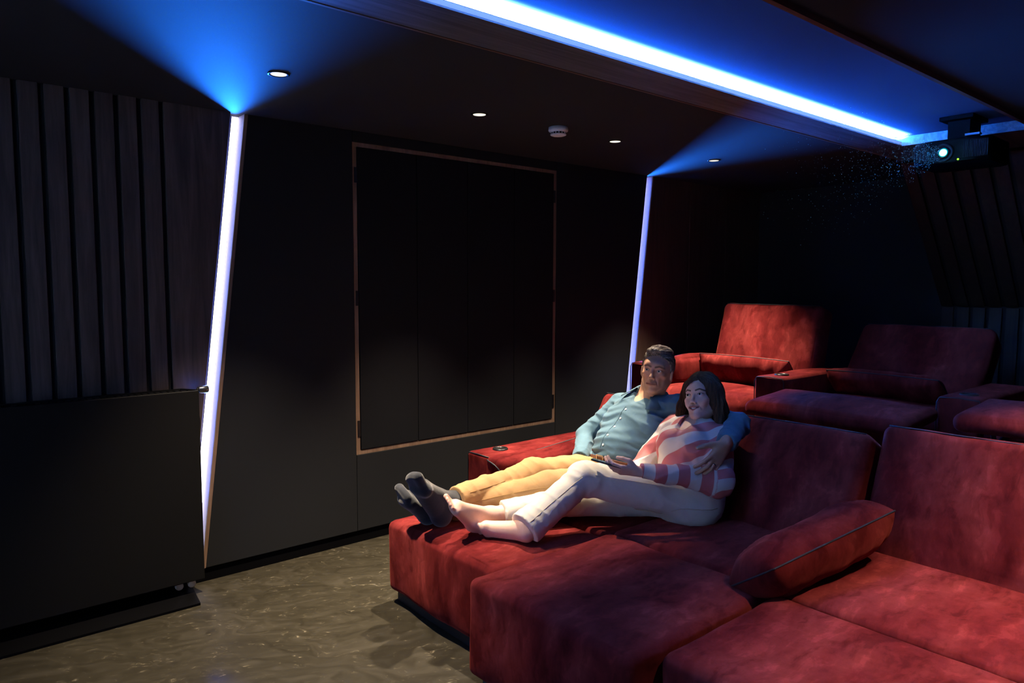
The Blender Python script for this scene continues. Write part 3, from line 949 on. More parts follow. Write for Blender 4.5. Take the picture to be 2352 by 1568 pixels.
class Field:
    def __init__(self, lo, hi, coarse, fx=(), fy=(), fz=()):
        self.ax = [axis_pts(lo[i], hi[i], coarse, f) for i, f in enumerate((fx, fy, fz))]
        self.D = np.full([len(a) for a in self.ax], 1.0, dtype=np.float32)
    def sl(self, lo, hi):
        s = []
        for i in range(3):
            a = int(np.searchsorted(self.ax[i], lo[i]))
            b = int(np.searchsorted(self.ax[i], hi[i]))
            s.append(slice(max(0, a - 1), min(len(self.ax[i]), b + 1)))
        return tuple(s)
    def grid(self, s):
        return (self.ax[0][s[0]][:, None, None], self.ax[1][s[1]][None, :, None], self.ax[2][s[2]][None, None, :])
    def put(self, fn, lo, hi, k, op):
        m = k + .03
        s = self.sl([v - m for v in lo], [v + m for v in hi])
        if any(t.stop <= t.start for t in s): return
        d = fn(*self.grid(s))
        a = self.D[s]
        if op == 'u':
            if k <= 0: r = np.minimum(a, d)
            else:
                h = np.clip(.5 + .5 * (a - d) / k, 0, 1)
                r = a + (d - a) * h - k * h * (1 - h)
        else:
            d = -d
            if k <= 0: r = np.maximum(a, d)
            else:
                h = np.clip(.5 - .5 * (a - d) / k, 0, 1)
                r = a + (d - a) * h + k * h * (1 - h)
        self.D[s] = r
    def cone(self, a, b, r1, r2=None, k=0.0, op='u', flat=None, fr=None):
        r2 = r1 if r2 is None else r2
        if fr is None: fr = Frame((0, 0, 0))
        a, b = A3(a), A3(b)
        ba = b - a
        L2 = max(ba @ ba, 1e-12)
        S = fr.s
        def fn(x, y, z):
            x, y, z = fr.l(x, y, z)
            px, py, pz = x - a[0], y - a[1], z - a[2]
            h = np.clip((px * ba[0] + py * ba[1] + pz * ba[2]) / L2, 0, 1)
            qx, qy, qz = px - h * ba[0], py - h * ba[1], pz - h * ba[2]
            r = r1 + (r2 - r1) * h
            if flat is None:
                return (np.sqrt(qx * qx + qy * qy + qz * qz) - r) * S
            n, f = A3(flat[0]), flat[1]
            n = n / np.linalg.norm(n)
            c = qx * n[0] + qy * n[1] + qz * n[2]
            e = c * (1 / f - 1)
            qx, qy, qz = qx + e * n[0], qy + e * n[1], qz + e * n[2]
            return (np.sqrt(qx * qx + qy * qy + qz * qz) - r) * S * (f if f < 1 else 1)
        R_ = max(r1, r2) * (max(1, flat[1]) if flat else 1) * S
        wa, wb = fr.w(a), fr.w(b)
        self.put(fn, np.minimum(wa, wb) - R_, np.maximum(wa, wb) + R_, k, op)
    def ell(self, c, r, k=0.0, op='u', fr=None, rot=None):
        if fr is None: fr = Frame((0, 0, 0))
        c, r = A3(c), A3(r)
        S = fr.s
        sub = Frame(c, rot)
        def fn(x, y, z):
            x, y, z = fr.l(x, y, z)
            x, y, z = sub.l(x, y, z)
            k0 = np.sqrt((x / r[0]) ** 2 + (y / r[1]) ** 2 + (z / r[2]) ** 2)
            k1 = np.sqrt((x / r[0] ** 2) ** 2 + (y / r[1] ** 2) ** 2 + (z / r[2] ** 2) ** 2)
            return k0 * (k0 - 1) / np.maximum(k1, 1e-6) * S
        R_ = max(r) * S
        w = fr.w(c)
        self.put(fn, w - R_, w + R_, k, op)
    def clip(self, p, n, k=0.0):
        """keep the side of the plane that n points away from"""
        n = A3(n) / np.linalg.norm(n)
        p = A3(p)
        x, y, z = self.grid((slice(None),) * 3)
        d = ((x - p[0]) * n[0] + (y - p[1]) * n[1] + (z - p[2]) * n[2]).astype(np.float32)
        self.D = np.maximum(self.D, d)
    def near(self, fn, band=.03):
        """add fn(x, y, z) to the field near the surface"""
        i, j, k = np.nonzero(np.abs(self.D) < band)
        x, y, z = self.ax[0][i], self.ax[1][j], self.ax[2][k]
        self.D[i, j, k] += fn(x, y, z).astype(np.float32)
    def mesh(self):
        D = self.D
        n0, n1, n2 = D.shape
        S = D < 0
        cnt = np.zeros((n0 - 1, n1 - 1, n2 - 1), np.int8)
        for a in (0, 1):
            for b in (0, 1):
                for c in (0, 1):
                    cnt += S[a:n0 - 1 + a, b:n1 - 1 + b, c:n2 - 1 + c]
        I, J, K = np.nonzero((cnt > 0) & (cnt < 8))
        idx = np.full(cnt.shape, -1, np.int32)
        idx[I, J, K] = np.arange(len(I))
        acc = np.zeros((len(I), 3))
        num = np.zeros(len(I))
        corner = [(a, b, c) for a in (0, 1) for b in (0, 1) for c in (0, 1)]
        val = {q: D[I + q[0], J + q[1], K + q[2]].astype(np.float64) for q in corner}
        for q in corner:
            for d in range(3):
                if q[d]: continue
                q2 = list(q); q2[d] = 1; q2 = tuple(q2)
                v1, v2 = val[q], val[q2]
                m = (v1 < 0) != (v2 < 0)
                t = np.where(m, v1 / np.where(m, v1 - v2, 1), 0)
                P = [self.ax[0][I + q[0]], self.ax[1][J + q[1]], self.ax[2][K + q[2]]]
                nxt = self.ax[d][(I, J, K)[d] + 1]
                P[d] = P[d] + t * (nxt - P[d])
                for e in range(3): acc[:, e] += np.where(m, P[e], 0)
                num += m
        V = acc / np.maximum(num, 1)[:, None]
        F = []
        for d in range(3):
            a, b = (d + 1) % 3, (d + 2) % 3
            lo = [slice(None)] * 3; hi = [slice(None)] * 3
            lo[d] = slice(0, -1); hi[d] = slice(1, None)
            s1, s2 = S[tuple(lo)], S[tuple(hi)]
            e = np.array(np.nonzero(s1 != s2))
            ok = (e[a] > 0) & (e[b] > 0) & (e[a] < D.shape[a] - 1) & (e[b] < D.shape[b] - 1)
            e = e[:, ok]
            inside = s1[tuple(e)]
            def cell(da, db):
                c = e.copy()
                c[a] -= da; c[b] -= db
                return idx[tuple(c)]
            q = np.stack([cell(1, 1), cell(0, 1), cell(0, 0), cell(1, 0)], 1)
            q[~inside] = q[~inside][:, ::-1]
            F.append(q)
        F = np.concatenate(F)
        F = F[(F >= 0).all(1)]
        return V, F

def finish(name, fld, mat, parent, colfn=None, relax=1):
    V, F = fld.mesh()
    for _ in range(relax):      # light smoothing
        acc = np.zeros_like(V); n = np.zeros(len(V))
        for a in range(4):
            i, j = F[:, a], F[:, (a + 1) % 4]
            np.add.at(acc, i, V[j]); np.add.at(acc, j, V[i])
            np.add.at(n, i, 1); np.add.at(n, j, 1)
        V = V * .5 + .5 * acc / np.maximum(n, 1)[:, None]
    o = obj(name, V, F, mat, parent, True)
    if colfn is not None:
        C = np.ones((len(V), 4), np.float32)
        C[:, :3] = colfn(V)
        at = o.data.attributes.new('tone', 'FLOAT_COLOR', 'POINT')
        at.data.foreach_set('color', C.ravel())
    return o

def attr_mat(name, rough=.5, sss=0.0, spec=.4, fine=None, bstr=.1, sheen=0.0):
    m, nt, b = new_mat(name)
    a = nt.nodes.new('ShaderNodeAttribute')
    a.attribute_name = 'tone'
    v = coords(nt)
    f = noise(nt, v, fine or 120.0, 3)
    c = mix_col(nt, f, (.90, .90, .90), (1.08, 1.08, 1.08))
    c = mix_col(nt, 1.0, a.outputs['Color'], c, 'MULTIPLY')
    nt.links.new(c, b.inputs['Base Color'])
    set_in(b, 'Roughness', rough)
    set_in(b, 'Specular IOR Level', spec)
    set_in(b, 'Sheen Weight', sheen)
    if sss:
        set_in(b, 'Subsurface Weight', sss)
        set_in(b, 'Subsurface Radius', (.012, .005, .003))
        set_in(b, 'Subsurface Scale', .4)
    if fine:
        bump(nt, b, f, bstr, .002)
    return m

M['skin'] = attr_mat('skin', .48, 0.12, .35)
M['hair'] = attr_mat('hair', .5, 0, .16, 90.0, .1)
M['eye'] = attr_mat('eye', .12, 0, .5)
def stripes_mat():
    """pink and white bands; the attribute carries the distance across the stripes"""
    m, nt, b = new_mat('blouse_print')
    a = nt.nodes.new('ShaderNodeAttribute')
    a.attribute_name = 'tone'
    sp = nt.nodes.new('ShaderNodeSeparateColor')
    nt.links.new(a.outputs['Color'], sp.inputs[0])
    fr = nt.nodes.new('ShaderNodeMath')
    fr.operation = 'PINGPONG'
    nt.links.new(sp.outputs[0], fr.inputs[0])
    fr.inputs[1].default_value = 0.5
    c = ramp(nt, fr.outputs[0], [(0.235, (.66, .61, .58)), (0.255, (.50, .135, .135))])
    nt.links.new(c, b.inputs['Base Color'])
    set_in(b, 'Roughness', .5)
    set_in(b, 'Specular IOR Level', .35)
    f = noise(nt, coords(nt), 26.0, 4, .5, .8)
    bump(nt, b, f, .3, .006)
    return m
M['print'] = stripes_mat()
M['shirt'] = cloth('blue_grey_shirt', (.072, .148, .205), .75, .1, 700, 24, .25)
M['chino'] = cloth('tan_chino', (.345, .210, .094), .85, .1, 700, 22, .3)
M['cream'] = cloth('cream_trousers', (.66, .63, .57), .8, .1, 800, 20, .25, .05)
M['sock'] = cloth('black_sock', (.014, .017, .024), .9, .3, 900, 30, .2)
M['leather'] = plain('brown_leather', (.13, .05, .025), .4, bumpscale=120, bstr=.1)
M['steel'] = plain('steel', (.6, .6, .6), .25, 1.0)
M['gold'] = plain('gold', (.8, .55, .25), .25, 1.0)
M['button'] = plain('pale_button', (.72, .72, .70), .3)
M['phone'] = plain('black_glass', (.010, .010, .012), .12)
M['teeth'] = plain('teeth', (.72, .69, .63), .3)
M['seam'] = plain('seam_thread', (.60, .52, .40), .8)
M['seamtan'] = plain('seam_thread_tan', (.30, .18, .06), .8)
M['nail'] = plain('red_nail', (.45, .03, .02), .3)

def rotm(a, b, c):
    a, b, c = (math.radians(t) for t in (a, b, c))
    return np.array(Matrix.Rotation(a, 3, 'Z') @ Matrix.Rotation(b, 3, 'Y') @ Matrix.Rotation(c, 3, 'X'))

def unit(v):
    v = A3(v)
    return v / np.linalg.norm(v)

def head(F, fr, sex):
    """fr: cm frame, x forward, y the person's left, z up, origin between the ears at eye height"""
    c = lambda *a, **k: F.cone(*a, fr=fr, **k)
    e = lambda *a, **k: F.ell(*a, fr=fr, **k)
    m = sex == 'm'
    cm = .01
    e((-1.4, 0, 3.0), (9.6, 7.5, 9.0), k=.0)
    e((2.6, 0, -2.5), (5.9, 6.0 if m else 5.6, 8.2), k=.03)
    jw = 4.75 if m else 4.4
    for s in (1, -1):
        c((.4, s * jw, -6.2), (6.6, s * 1.4, -10.0 if m else -9.6), 1.9 if m else 1.7, 1.6, k=.022)
        c((-.6, s * 5.6, -1.5), (.4, s * jw, -6.2), 1.5, 1.8, k=.02)
        e((5.6, s * 4.1, -2.4), (2.4, 2.1, 1.9), k=.014)       # cheekbone
        e((6.5, s * 2.5, -5.2), (1.9, 1.8 if m else 2.0, 2.6), k=.016)       # cheek
        if m: e((7.4, s * 5.3, -5.4), (2.0, 1.2, 2.0), k=.022, op='s')
    e((7.4, 0, -10.0 if m else -9.6), (1.7, 1.9, 1.5), k=.014)  # chin
    e((7.2, 0, 2.6), (2.0, 4.6, 2.2), k=.02)                   # brow
    for s in (1, -1):
        c((8.3, s * 1.0, 1.55), (7.2, s * 4.5, 1.7), .75 if m else .5, .6 if m else .4, k=.012)
    for s in (1, -1):
        e((9.4, s * 3.15, -.2), (1.6, 1.75, 1.15), k=.010, op='s')
    # nose
    if m:
        c((8.3, 0, .8), (10.6, 0, -3.5), .75, .95, k=.008)
        e((10.6, 0, -3.9), (1.05, 1.05, .9), k=.006)
    else:
        c((8.2, 0, .6), (10.1, 0, -3.2), .6, .75, k=.008)
        e((10.2, 0, -3.6), (.95, .9, .8), k=.006)
    for s in (1, -1):
        e((9.5, s * 1.25, -4.2), (.95, .62, .68), k=.005)
        e((10.0, s * .62, -4.95), (.5, .36, .3), k=.002, op='s')
    # mouth
    e((7.6, 0, -6.9), (1.9, 3.0, 2.3), k=.012)
    if m:
        for s in (1, -1):
            c((9.45, 0, -6.55), (8.5, s * 2.35, -7.0), .42, .22, k=.004)
            c((9.25, 0, -7.75), (8.5, s * 2.2, -7.15), .5, .22, k=.004)
            c((9.9, 0, -7.12), (8.9, s * 2.6, -7.12), .16, .12, k=.002, op='s')
            c((8.6, s * 2.3, -4.6), (7.6, s * 3.4, -7.4), .22, .18, k=.010, op='s')
    else:
        for s in (1, -1):
            c((9.55, 0, -6.1), (8.25, s * 2.8, -5.95), .34, .18, k=.003)
            c((9.3, 0, -7.85), (8.25, s * 2.75, -6.3), .46, .2, k=.003)
            c((9.45, 0, -6.98), (8.5, s * 2.5, -6.30), .50, .12, k=.002, op='s')
            c((8.6, s * 2.1, -4.4), (7.4, s * 3.5, -6.8), .2, .2, k=.010, op='s')
            e((6.9, s * 3.6, -4.2), (1.5, 1.5, 1.5), k=.014)   # smiling cheek
    # lids
    for s in (1, -1):
        e((7.35, s * 3.15, -.1), (1.42, 1.62, 1.36), k=.004)
        e((8.9, s * 3.15, -.18 if m else -.12), (1.1, 1.45, .30 if m else .40), k=.002, op='s')
    if m:
        for s in (1, -1):   # eye bags, forehead lines
            c((8.15, s * 2.1, -1.65), (7.5, s * 4.2, -1.4), .22, .2, k=.006)
    # ears
    for s in (1, -1):
        rt = rotm(s * 18, 12, 0)
        e((-1.0, s * 7.6, -1.4), (1.9, .75, 3.2), k=.006, rot=rt)
        e((-.5, s * 8.35, -1.0), (1.05, .45, 1.9), k=.004, op='s', rot=rt)
    return F

def seg_d(q, a, b):
    a, b = A3(a), A3(b)
    ba = b - a
    h = np.clip(((q - a) @ ba) / (ba @ ba), 0, 1)
    return np.linalg.norm(q - a - h[:, None] * ba, axis=1)

def seg2(q, a, b):
    """distance across the face (y, z only), on the front of the head"""
    d = seg_d(q * A3((0, 1, 1)), A3(a) * A3((0, 1, 1)), A3(b) * A3((0, 1, 1)))
    return np.where(q[:, 0] > 4.0, d, 99.0)

def sstep(a, b, x):
    t = np.clip((x - a) / (b - a), 0, 1)
    return t * t * (3 - 2 * t)

def face_tone(V, fr, base, sex):
    C = np.tile(A3(base), (len(V), 1))
    q = (V - fr.p) @ fr.R / fr.s
    m = sex == 'm'
    def blend(w, col):
        nonlocal C
        C = C * (1 - w[:, None]) + A3(col) * w[:, None]
    near = np.linalg.norm(q, axis=1) < 16
    for s in (1, -1):
        d = np.linalg.norm((q - A3((7, s * 4.0, -3.4))) / A3((2.5, 2.2, 1.8)), axis=1)
        blend(.30 * (1 - sstep(.5, 1.4, d)), A3(base) * A3((1.0, .66, .60)))
    if m:   # shaven cheeks and chin a little greyer
        w = sstep(-3.6, -6.5, q[:, 2]) * (q[:, 0] > .5) * (q[:, 2] > -12.5) * near
        blend(.22 * w, A3((.30, .24, .20)))
    # lips
    if m:
        dl = np.minimum.reduce([seg2(q, (9.45, 0, -6.75), (8.5, s * 2.3, -7.05)) for s in (1, -1)] + [seg2(q, (9.25, 0, -7.55), (8.5, s * 2.1, -7.15)) for s in (1, -1)])
        blend(.75 * (1 - sstep(.35, .75, dl)), (.33, .13, .10))
        dm = np.minimum.reduce([seg2(q, (9.4, 0, -7.12), (8.6, s * 2.3, -7.12)) for s in (1, -1)])
        blend(.8 * (1 - sstep(.12, .34, dm)), (.07, .025, .02))
    else:
        dl = np.minimum.reduce([seg2(q, (9.6, 0, -6.1), (8.3, s * 2.7, -5.95)) for s in (1, -1)] + [seg2(q, (9.3, 0, -7.85), (8.3, s * 2.6, -6.3)) for s in (1, -1)])
        blend(.8 * (1 - sstep(.22, .48, dl)), (.50, .15, .14))
        dm = np.minimum.reduce([seg2(q, (8.9, 0, -6.98), (8.0, s * 2.3, -6.35)) for s in (1, -1)])
        blend(.9 * (1 - sstep(.3, .45, dm)) , (.10, .02, .02))
    # brows
    for s in (1, -1):
        if m:
            db = np.minimum(seg2(q, (8.9, s * 1.2, 1.5), (8.3, s * 3.0, 2.15)), seg2(q, (8.3, s * 3.0, 2.15), (7.2, s * 4.9, 1.6)))
            blend(.85 * (1 - sstep(.25, .70, db)), (.085, .055, .04))
        else:
            db = np.minimum(seg2(q, (8.5, s * 1.4, 1.75), (8.0, s * 3.2, 2.4)), seg2(q, (8.0, s * 3.2, 2.4), (6.9, s * 5.0, 1.7)))
            blend(.95 * (1 - sstep(.22, .52, db)), (.035, .017, .010))
        # lashes / lid line
        de = np.minimum(seg2(q, (8.5, s * 1.9, .1), (8.85, s * 3.15, .5)), seg2(q, (8.85, s * 3.15, .5), (8.0, s * 4.5, .1)))
        blend((.55 if m else .9) * (1 - sstep(.12, .34, de)), (.035, .02, .015))
        de = np.linalg.norm((q - A3((8.0, s * 3.15, -.1))) / A3((2.2, 1.9, 1.25)), axis=1)
        blend(.25 * (1 - sstep(.5, 1.1, de)), A3(base) * .6)
    return C

def eyes(fr, parent, iris, gaze):
    for s in (1, -1):
        c = fr.w((7.42, s * 3.15, -.1))
        g = unit(fr.R @ unit(gaze))
        n1, n2 = 24, 14
        r = 1.30 * fr.s
        ax = Vector(g); u = ax.orthogonal().normalized(); w = ax.cross(u)
        V, Fc, tone = [c + g * r], [], []
        for i in range(1, n2):
            t = math.pi * i / n2 * .75
            for k in range(n1):
                p = 2 * math.pi * k / n1
                V.append(A3(Vector(c) + r * (math.cos(t) * ax + math.sin(t) * (math.cos(p) * u + math.sin(p) * w))))
        for k in range(n1): Fc.append((0, 1 + k, 1 + (k + 1) % n1, 1 + (k + 1) % n1))
        Fc = [(0, 1 + k, 1 + (k + 1) % n1) for k in range(n1)]
        for i in range(n2 - 2):
            for k in range(n1):
                a, b = 1 + i * n1 + k, 1 + i * n1 + (k + 1) % n1
                Fc.append((a, a + n1, b + n1, b))
        o = obj('eye', [Vector(v) for v in V], Fc, M['eye'], parent, True, origin=c)
        ang = np.degrees(np.arccos(np.clip(((np.array(V) - c) / r) @ g, -1, 1)))
        C = np.ones((len(V), 4), np.float32)
        col = np.where((ang < 11)[:, None], A3((.006, .006, .006)), np.where((ang < 27)[:, None], A3(iris), A3((.55, .52, .50))))
        C[:, :3] = col
        at = o.data.attributes.new('tone', 'FLOAT_COLOR', 'POINT')
        at.data.foreach_set('color', C.ravel())

def hand(F, wrist, dirv, back, thumb_sign, s=1.0, curl=(20, 28, 18), tcurl=(0, 15, 20), tout=.8, tdrop=.25, spread=.06, tin=0.0):
    """palm, four bent fingers and a thumb; back = outward normal of the back of the hand"""
    d = unit(dirv)
    n = unit(A3(back) - d * (A3(back) @ d))
    sd = np.cross(d, n) * thumb_sign
    w = A3(wrist)
    tips = {}
    cur = curl if isinstance(curl[0], (list, tuple)) else [curl] * 4
    off = [.027, .009, -.009, -.026]
    kl = [.092, .096, .092, .084]
    ln = [(.042, .026, .021), (.046, .030, .022), (.043, .027, .021), (.034, .021, .019)]
    rad = [.0098, .0100, .0095, .0086]
    F.cone(w - d * .03 * s, w + d * .02 * s, .029 * s, .026 * s, k=.01, flat=(n, .75))
    for i in range(4):
        kn = w + s * (d * kl[i] + sd * off[i])
        F.cone(w + s * (d * .018 + sd * off[i] * .55), kn, .0165 * s, .0125 * s, k=.012 * s, flat=(n, .85))
        p = kn
        a = math.radians(cur[i][0])
        tips['ring%d' % i] = (kn, unit(math.cos(a) * unit(d + sd * spread * (1.2 - i * .8)) - math.sin(a) * n), rad[i] * s)
        dd = unit(d + sd * spread * (1.2 - i * .8))
        for j in range(3):
            v = math.cos(a) * dd - math.sin(a) * n
            q = p + v * ln[i][j] * s
            F.cone(p, q, rad[i] * s * (1 - .07 * j), rad[i] * s * (.93 - .07 * j), k=.003 * s)
            p = q
            if j < 2: a += math.radians(cur[i][j + 1])
        tips[i] = p
    p = w + s * (d * .026 + sd * .020 - n * .006)
    t0 = unit(d * .62 + sd * tout - n * tdrop)
    F.cone(w + s * (d * .02 + sd * .008), p + t0 * .030 * s, .0175 * s, .0145 * s, k=.012 * s)
    q = p + t0 * .044 * s
    F.cone(p, q, .0150 * s, .0118 * s, k=.008 * s)
    t1 = unit(t0 - sd * tin + d * math.sin(math.radians(tcurl[1])) - n * math.sin(math.radians(tcurl[2])) * .6)
    q2 = q + t1 * .034 * s
    F.cone(q, q2, .0118 * s, .0105 * s, k=.004 * s)
    t2 = unit(t1 - sd * tin * .4 + d * .2 - n * math.sin(math.radians(tcurl[2])))
    q3 = q2 + t2 * .026 * s
    F.cone(q2, q3, .0105 * s, .0088 * s, k=.003 * s)
    tips['t'] = q3
    tips['frame'] = (w, d, n, sd)
    return tips

def foot(F, ankle, heel, ball, toe, side, s=1.0, toes=True, grow=0.0, wide=1.0):
    """side: unit vector toward the big-toe side"""
    a, h, b, t = A3(ankle), A3(heel), A3(ball), A3(toe)
    up = unit(np.cross(np.cross(b - h, a - h), b - h))
    sd = unit(A3(side) - unit(b - h) * (A3(side) @ unit(b - h)))
    g = grow
    F.ell(h + up * .012, (.036 + g, .036 + g, .036 + g), k=.02)
    F.cone(a, h + up * .015, .036 + g, .033 + g, k=.02)
    F.cone(h + up * .01, b + up * .004, .031 + g, .026 + g, k=.02)
    F.cone(h + up * .01 - sd * .010, b - sd * .026 * wide - up * .002, .026 + g, .019 + g, k=.02)
    F.cone(b + sd * .022 * wide, b - sd * .026 * wide - up * .003, .021 + g, .017 + g, k=.015)
    F.cone(a + unit(b - a) * .012, b + up * .012, .034 + g, .020 + g, k=.03)
    tips = []
    fw = unit(t - b)
    for i, (o, L, r) in enumerate(((.024, 1.0, .0125), (.006, .98, .0092), (-.007, .90, .0086), (-.019, .78, .0082), (-.030, .62, .0078))):
        o = o * wide
        e = b + sd * o + fw * np.linalg.norm(t - b) * L - up * .002 * i
        if toes:
            F.cone(b + sd * o * .85, e, r * 1.05, r * .9, k=.006)
            F.ell(e, (r, r, r), k=.003)
        else:
            F.cone(b + sd * o * .85, e, r + g + .002, r + g, k=.016)
        tips.append((e, r, up))
    return tips
# ------------------------------------------------------------------ the man
MT = thing('person', 'man in a blue-grey shirt and tan trousers, his arm around the woman', 'person', (2.95, 2.63, .43))
mh = Frame((3.166, 2.50, 1.119), rotm(204.7, -7.9, -6.0), .0107)
P, Wm, Ch, Nk = A3((2.99, 2.63, .565)), A3((3.02, 2.62, .68)), A3((3.10, 2.595, .80)), A3((3.195, 2.555, .935))
SR, SL = A3((3.185, 2.775, .885)), A3((3.195, 2.365, .930))
ER, WR = A3((3.05, 2.925, .70)), A3((2.845, 2.775, .615))
EL, WL = A3((3.125, 1.965, .902)), A3((2.885, 1.872, .858))
tn = unit((-.88, 0, .42))
torso = [(P, Wm, .165, .158, tn, .74), (Wm, Ch, .158, .178, tn, .70), (Ch, (Ch + Nk) / 2, .178, .150, tn, .72), ((Ch + Nk) / 2, Nk, .150, .062, tn, .8),
         (SR, SL, .068, .066, None, 1)]
armR = [(SR, ER, .066, .055, None, 1), (ER, WR, .054, .043, None, 1)]
armL = [(SL, EL, .066, .056, None, 1), (EL, WL, .056, .045, None, 1)]
hR, kR, aR = A3((2.95, 2.735, .545)), A3((2.51, 2.80, .590)), A3((1.985, 2.79, .550))
hL, kL, aL = A3((2.95, 2.535, .545)), A3((2.46, 2.625, .562)), A3((1.965, 2.865, .485))
legs = [(hR, kR, .092, .068, None, 1), (kR, aR, .067, .046, None, 1), (hL, kL, .092, .070, None, 1), (kL, aL, .068, .046, None, 1)]
fR = (aR + A3((-.02, 0, -.005)), A3((1.905, 2.785, .478)), A3((1.776, 2.745, .655)), A3((1.730, 2.738, .728)))
fL = (aL + A3((-.02, 0, 0)), A3((1.885, 2.875, .470)), A3((1.780, 2.872, .568)), A3((1.752, 2.868, .625)))

def run(F, prims, grow=0.0, k=.03):
    for a, b, r1, r2, n, f in prims:
        F.cone(a, b, r1 + grow, r2 + grow, k=k, flat=None if n is None else (n, f))

F = Field((1.68, 1.76, .40), (3.42, 3.05, 1.33), .0095, [(2.60, 2.86, .0034), (3.01, 3.32, .0034)], [(1.80, 1.91, .0034), (2.35, 2.64, .0034)], [(.72, .88, .0034), (.985, 1.275, .0034)])
run(F, torso[:4], -.016); run(F, torso[4:], -.014)
run(F, armR + armL, -.014); run(F, legs, -.014)
F.cone(Nk + A3((-.01, 0, .0)), mh.w((-2.2, 0, -6.5)), .060, .055, k=.03)
F.cone(Nk + A3((-.05, -.035, .0)), mh.w((-3, 6.0, -4)), .022, .02, k=.02)
F.cone(Nk + A3((-.05, .035, .0)), mh.w((-3, -6.0, -4)), .022, .02, k=.02)
F.cone(Nk + A3((-.035, 0, -.01)), mh.w((3.2, 0, -9.5)), .032, .022, k=.03)
F.ell(mh.w((4.2, 0, -12.3)), (.014, .014, .014), k=.015)
for s in (1, -1):     # collar bones and open-neck chest
    F.cone(Nk + A3((-.055, .02 * s, -.025)), Nk + A3((-.03, .13 * s, -.015)), .018, .016, k=.03)
F.cone(Nk + A3((-.03, 0, -.02)), Ch + tn * .06 + A3((0, 0, .03)), .055, .040, k=.04)
head(F, mh, 'm')
hl_ = hand(F, WL + unit(WL - EL) * .005, (-.80, -.02, -.60), (-.15, -.95, .22), 1, 1.10, [(14, 22, 14), (10, 24, 16), (8, 26, 18), (8, 28, 18)], tout=.62, tdrop=.10, spread=.10)
hand(F, WR, (-.80, -.42, -.30), (-.25, .1, .96), -1, 1.05, (14, 24, 16))
foot(F, *fR, (0, -1, .1), toes=False, grow=.002, wide=1.35)
foot(F, *fL, (0, 1, .1), toes=False, grow=.002, wide=1.35)
SKIN_M = (.54, .295, .185)
mskin = finish('body', F, M['skin'], MT, lambda V: face_tone(V, mh, SKIN_M, 'm'))
kn_, kd_, kr_ = hl_['ring2']
MB().lathe(kn_ + kd_ * .022, [(kr_ * 1.0, -.003), (kr_ * 1.12, -.002), (kr_ * 1.12, .002), (kr_ * 1.0, .003)], 20, kd_, cap=False).obj('ring', M['steel'], MT, True)
eyes(mh, MT, (.05, .07, .08), (1, -.12, -.10))

# hair: short, swept back from the forehead, greying at the sides
def cap_hair(F, fr, ell_c, ell_r, xs, zs, extra=()):
    F.ell(ell_c, ell_r, fr=fr)
    for c, r in extra: F.ell(c, r, k=.012, fr=fr)
    x, y, z = F.grid((slice(None),) * 3)
    lx, ly, lz = fr.l(x, y, z)
    zm = np.interp(lx, xs, zs)
    F.D = np.maximum(F.D, ((zm - lz) * .8 * fr.s).astype(np.float32))

def box_of(fr, r):
    return fr.p - r * 100 * fr.s, fr.p + r * 100 * fr.s
lo, hi = box_of(mh, .16)
F = Field(lo, hi, .0028)
cap_hair(F, mh, (-1.6, 0, 3.3), (10.1, 8.15, 9.75), [-12, -8, -4.5, -2.6, -1.6, .8, 1.4, 2.6, 4.4, 6.4, 7.4, 9.5], [-8.5, -7.6, -5.0, 1.5, 1.5, -2.4, 0.0, 3.4, 5.6, 6.6, 7.9, 9.2],
         [((4.2, -.6, 9.6), (4.2, 5.2, 2.4)), ((-2, 0, 10.6), (6.5, 5.8, 2.2))])
def strands(x, y, z):
    lx, ly, lz = mh.l(x, y, z)
    w = vnoise(lx * .25, ly * .9, lz * .9)
    w2 = vnoise(lx * .5 + 9, ly * 2.2, lz * 2.2)
    return .0030 * w + .0014 * w2
F.near(strands)
def mhair_tone(V):
    q = (V - mh.p) @ mh.R / mh.s
    g = np.clip(.5 + .9 * vnoise(q[:, 0] * .35, q[:, 1] * 3.0, q[:, 2] * 2.0), 0, 1)
    side = sstep(7, 1, q[:, 2]) * .55 + .25 * sstep(3, 8, q[:, 0])
    t = np.clip(g * .6 + side, 0, 1)[:, None]
    return A3((.045, .030, .020)) * (1 - t) + A3((.20, .175, .15)) * t
MHAIR = finish('hair', F, M['hair'], MT, mhair_tone)
def comb(hair_ob, fr, starts, dirf, steps, step, r, mat, parent, cols, seed):
    """fine locks lying on the hair surface"""
    tree = bvh(hair_ob)
    rg = random.Random(seed)
    mb, tone = MB(), []
    for s_ in starts:
        p = tree.find_nearest(Vector(fr.w(s_[:3])))[0]
        tagv = s_[3] if len(s_) > 3 else 0
        if p is None: continue
        pts = [p]
        jit = Vector((rg.uniform(-.16, .16), rg.uniform(-.16, .16), rg.uniform(-.12, .12)))
        lift = rg.uniform(.0002, .0022)
        n_ = steps + rg.randint(-2, 2)
        for i in range(n_):
            d = Vector(dirf(np.append((A3(pts[-1]) - fr.p) @ fr.R / fr.s, tagv))) + jit
            q = pts[-1] + d.normalized() * step
            h, nn, _, _ = tree.find_nearest(q)
            if h is None: break
            pts.append(h + nn * lift)
        if len(pts) < 3: continue
        n0 = len(mb.v)
        k = len(pts)
        mb.tube(pts, [r * (1 - .75 * (i / (k - 1)) ** 2) for i in range(k)], 4, cap=False)
        c = rg.choice(cols)
        tone += [c] * (len(mb.v) - n0)
    o = mb.obj('hair_locks', mat, parent, True)
    C = np.ones((len(mb.v), 4), np.float32); C[:, :3] = np.array(tone)
    at = o.data.attributes.new('tone', 'FLOAT_COLOR', 'POINT'); at.data.foreach_set('color', C.ravel())
    return tag(o, kind='stuff')
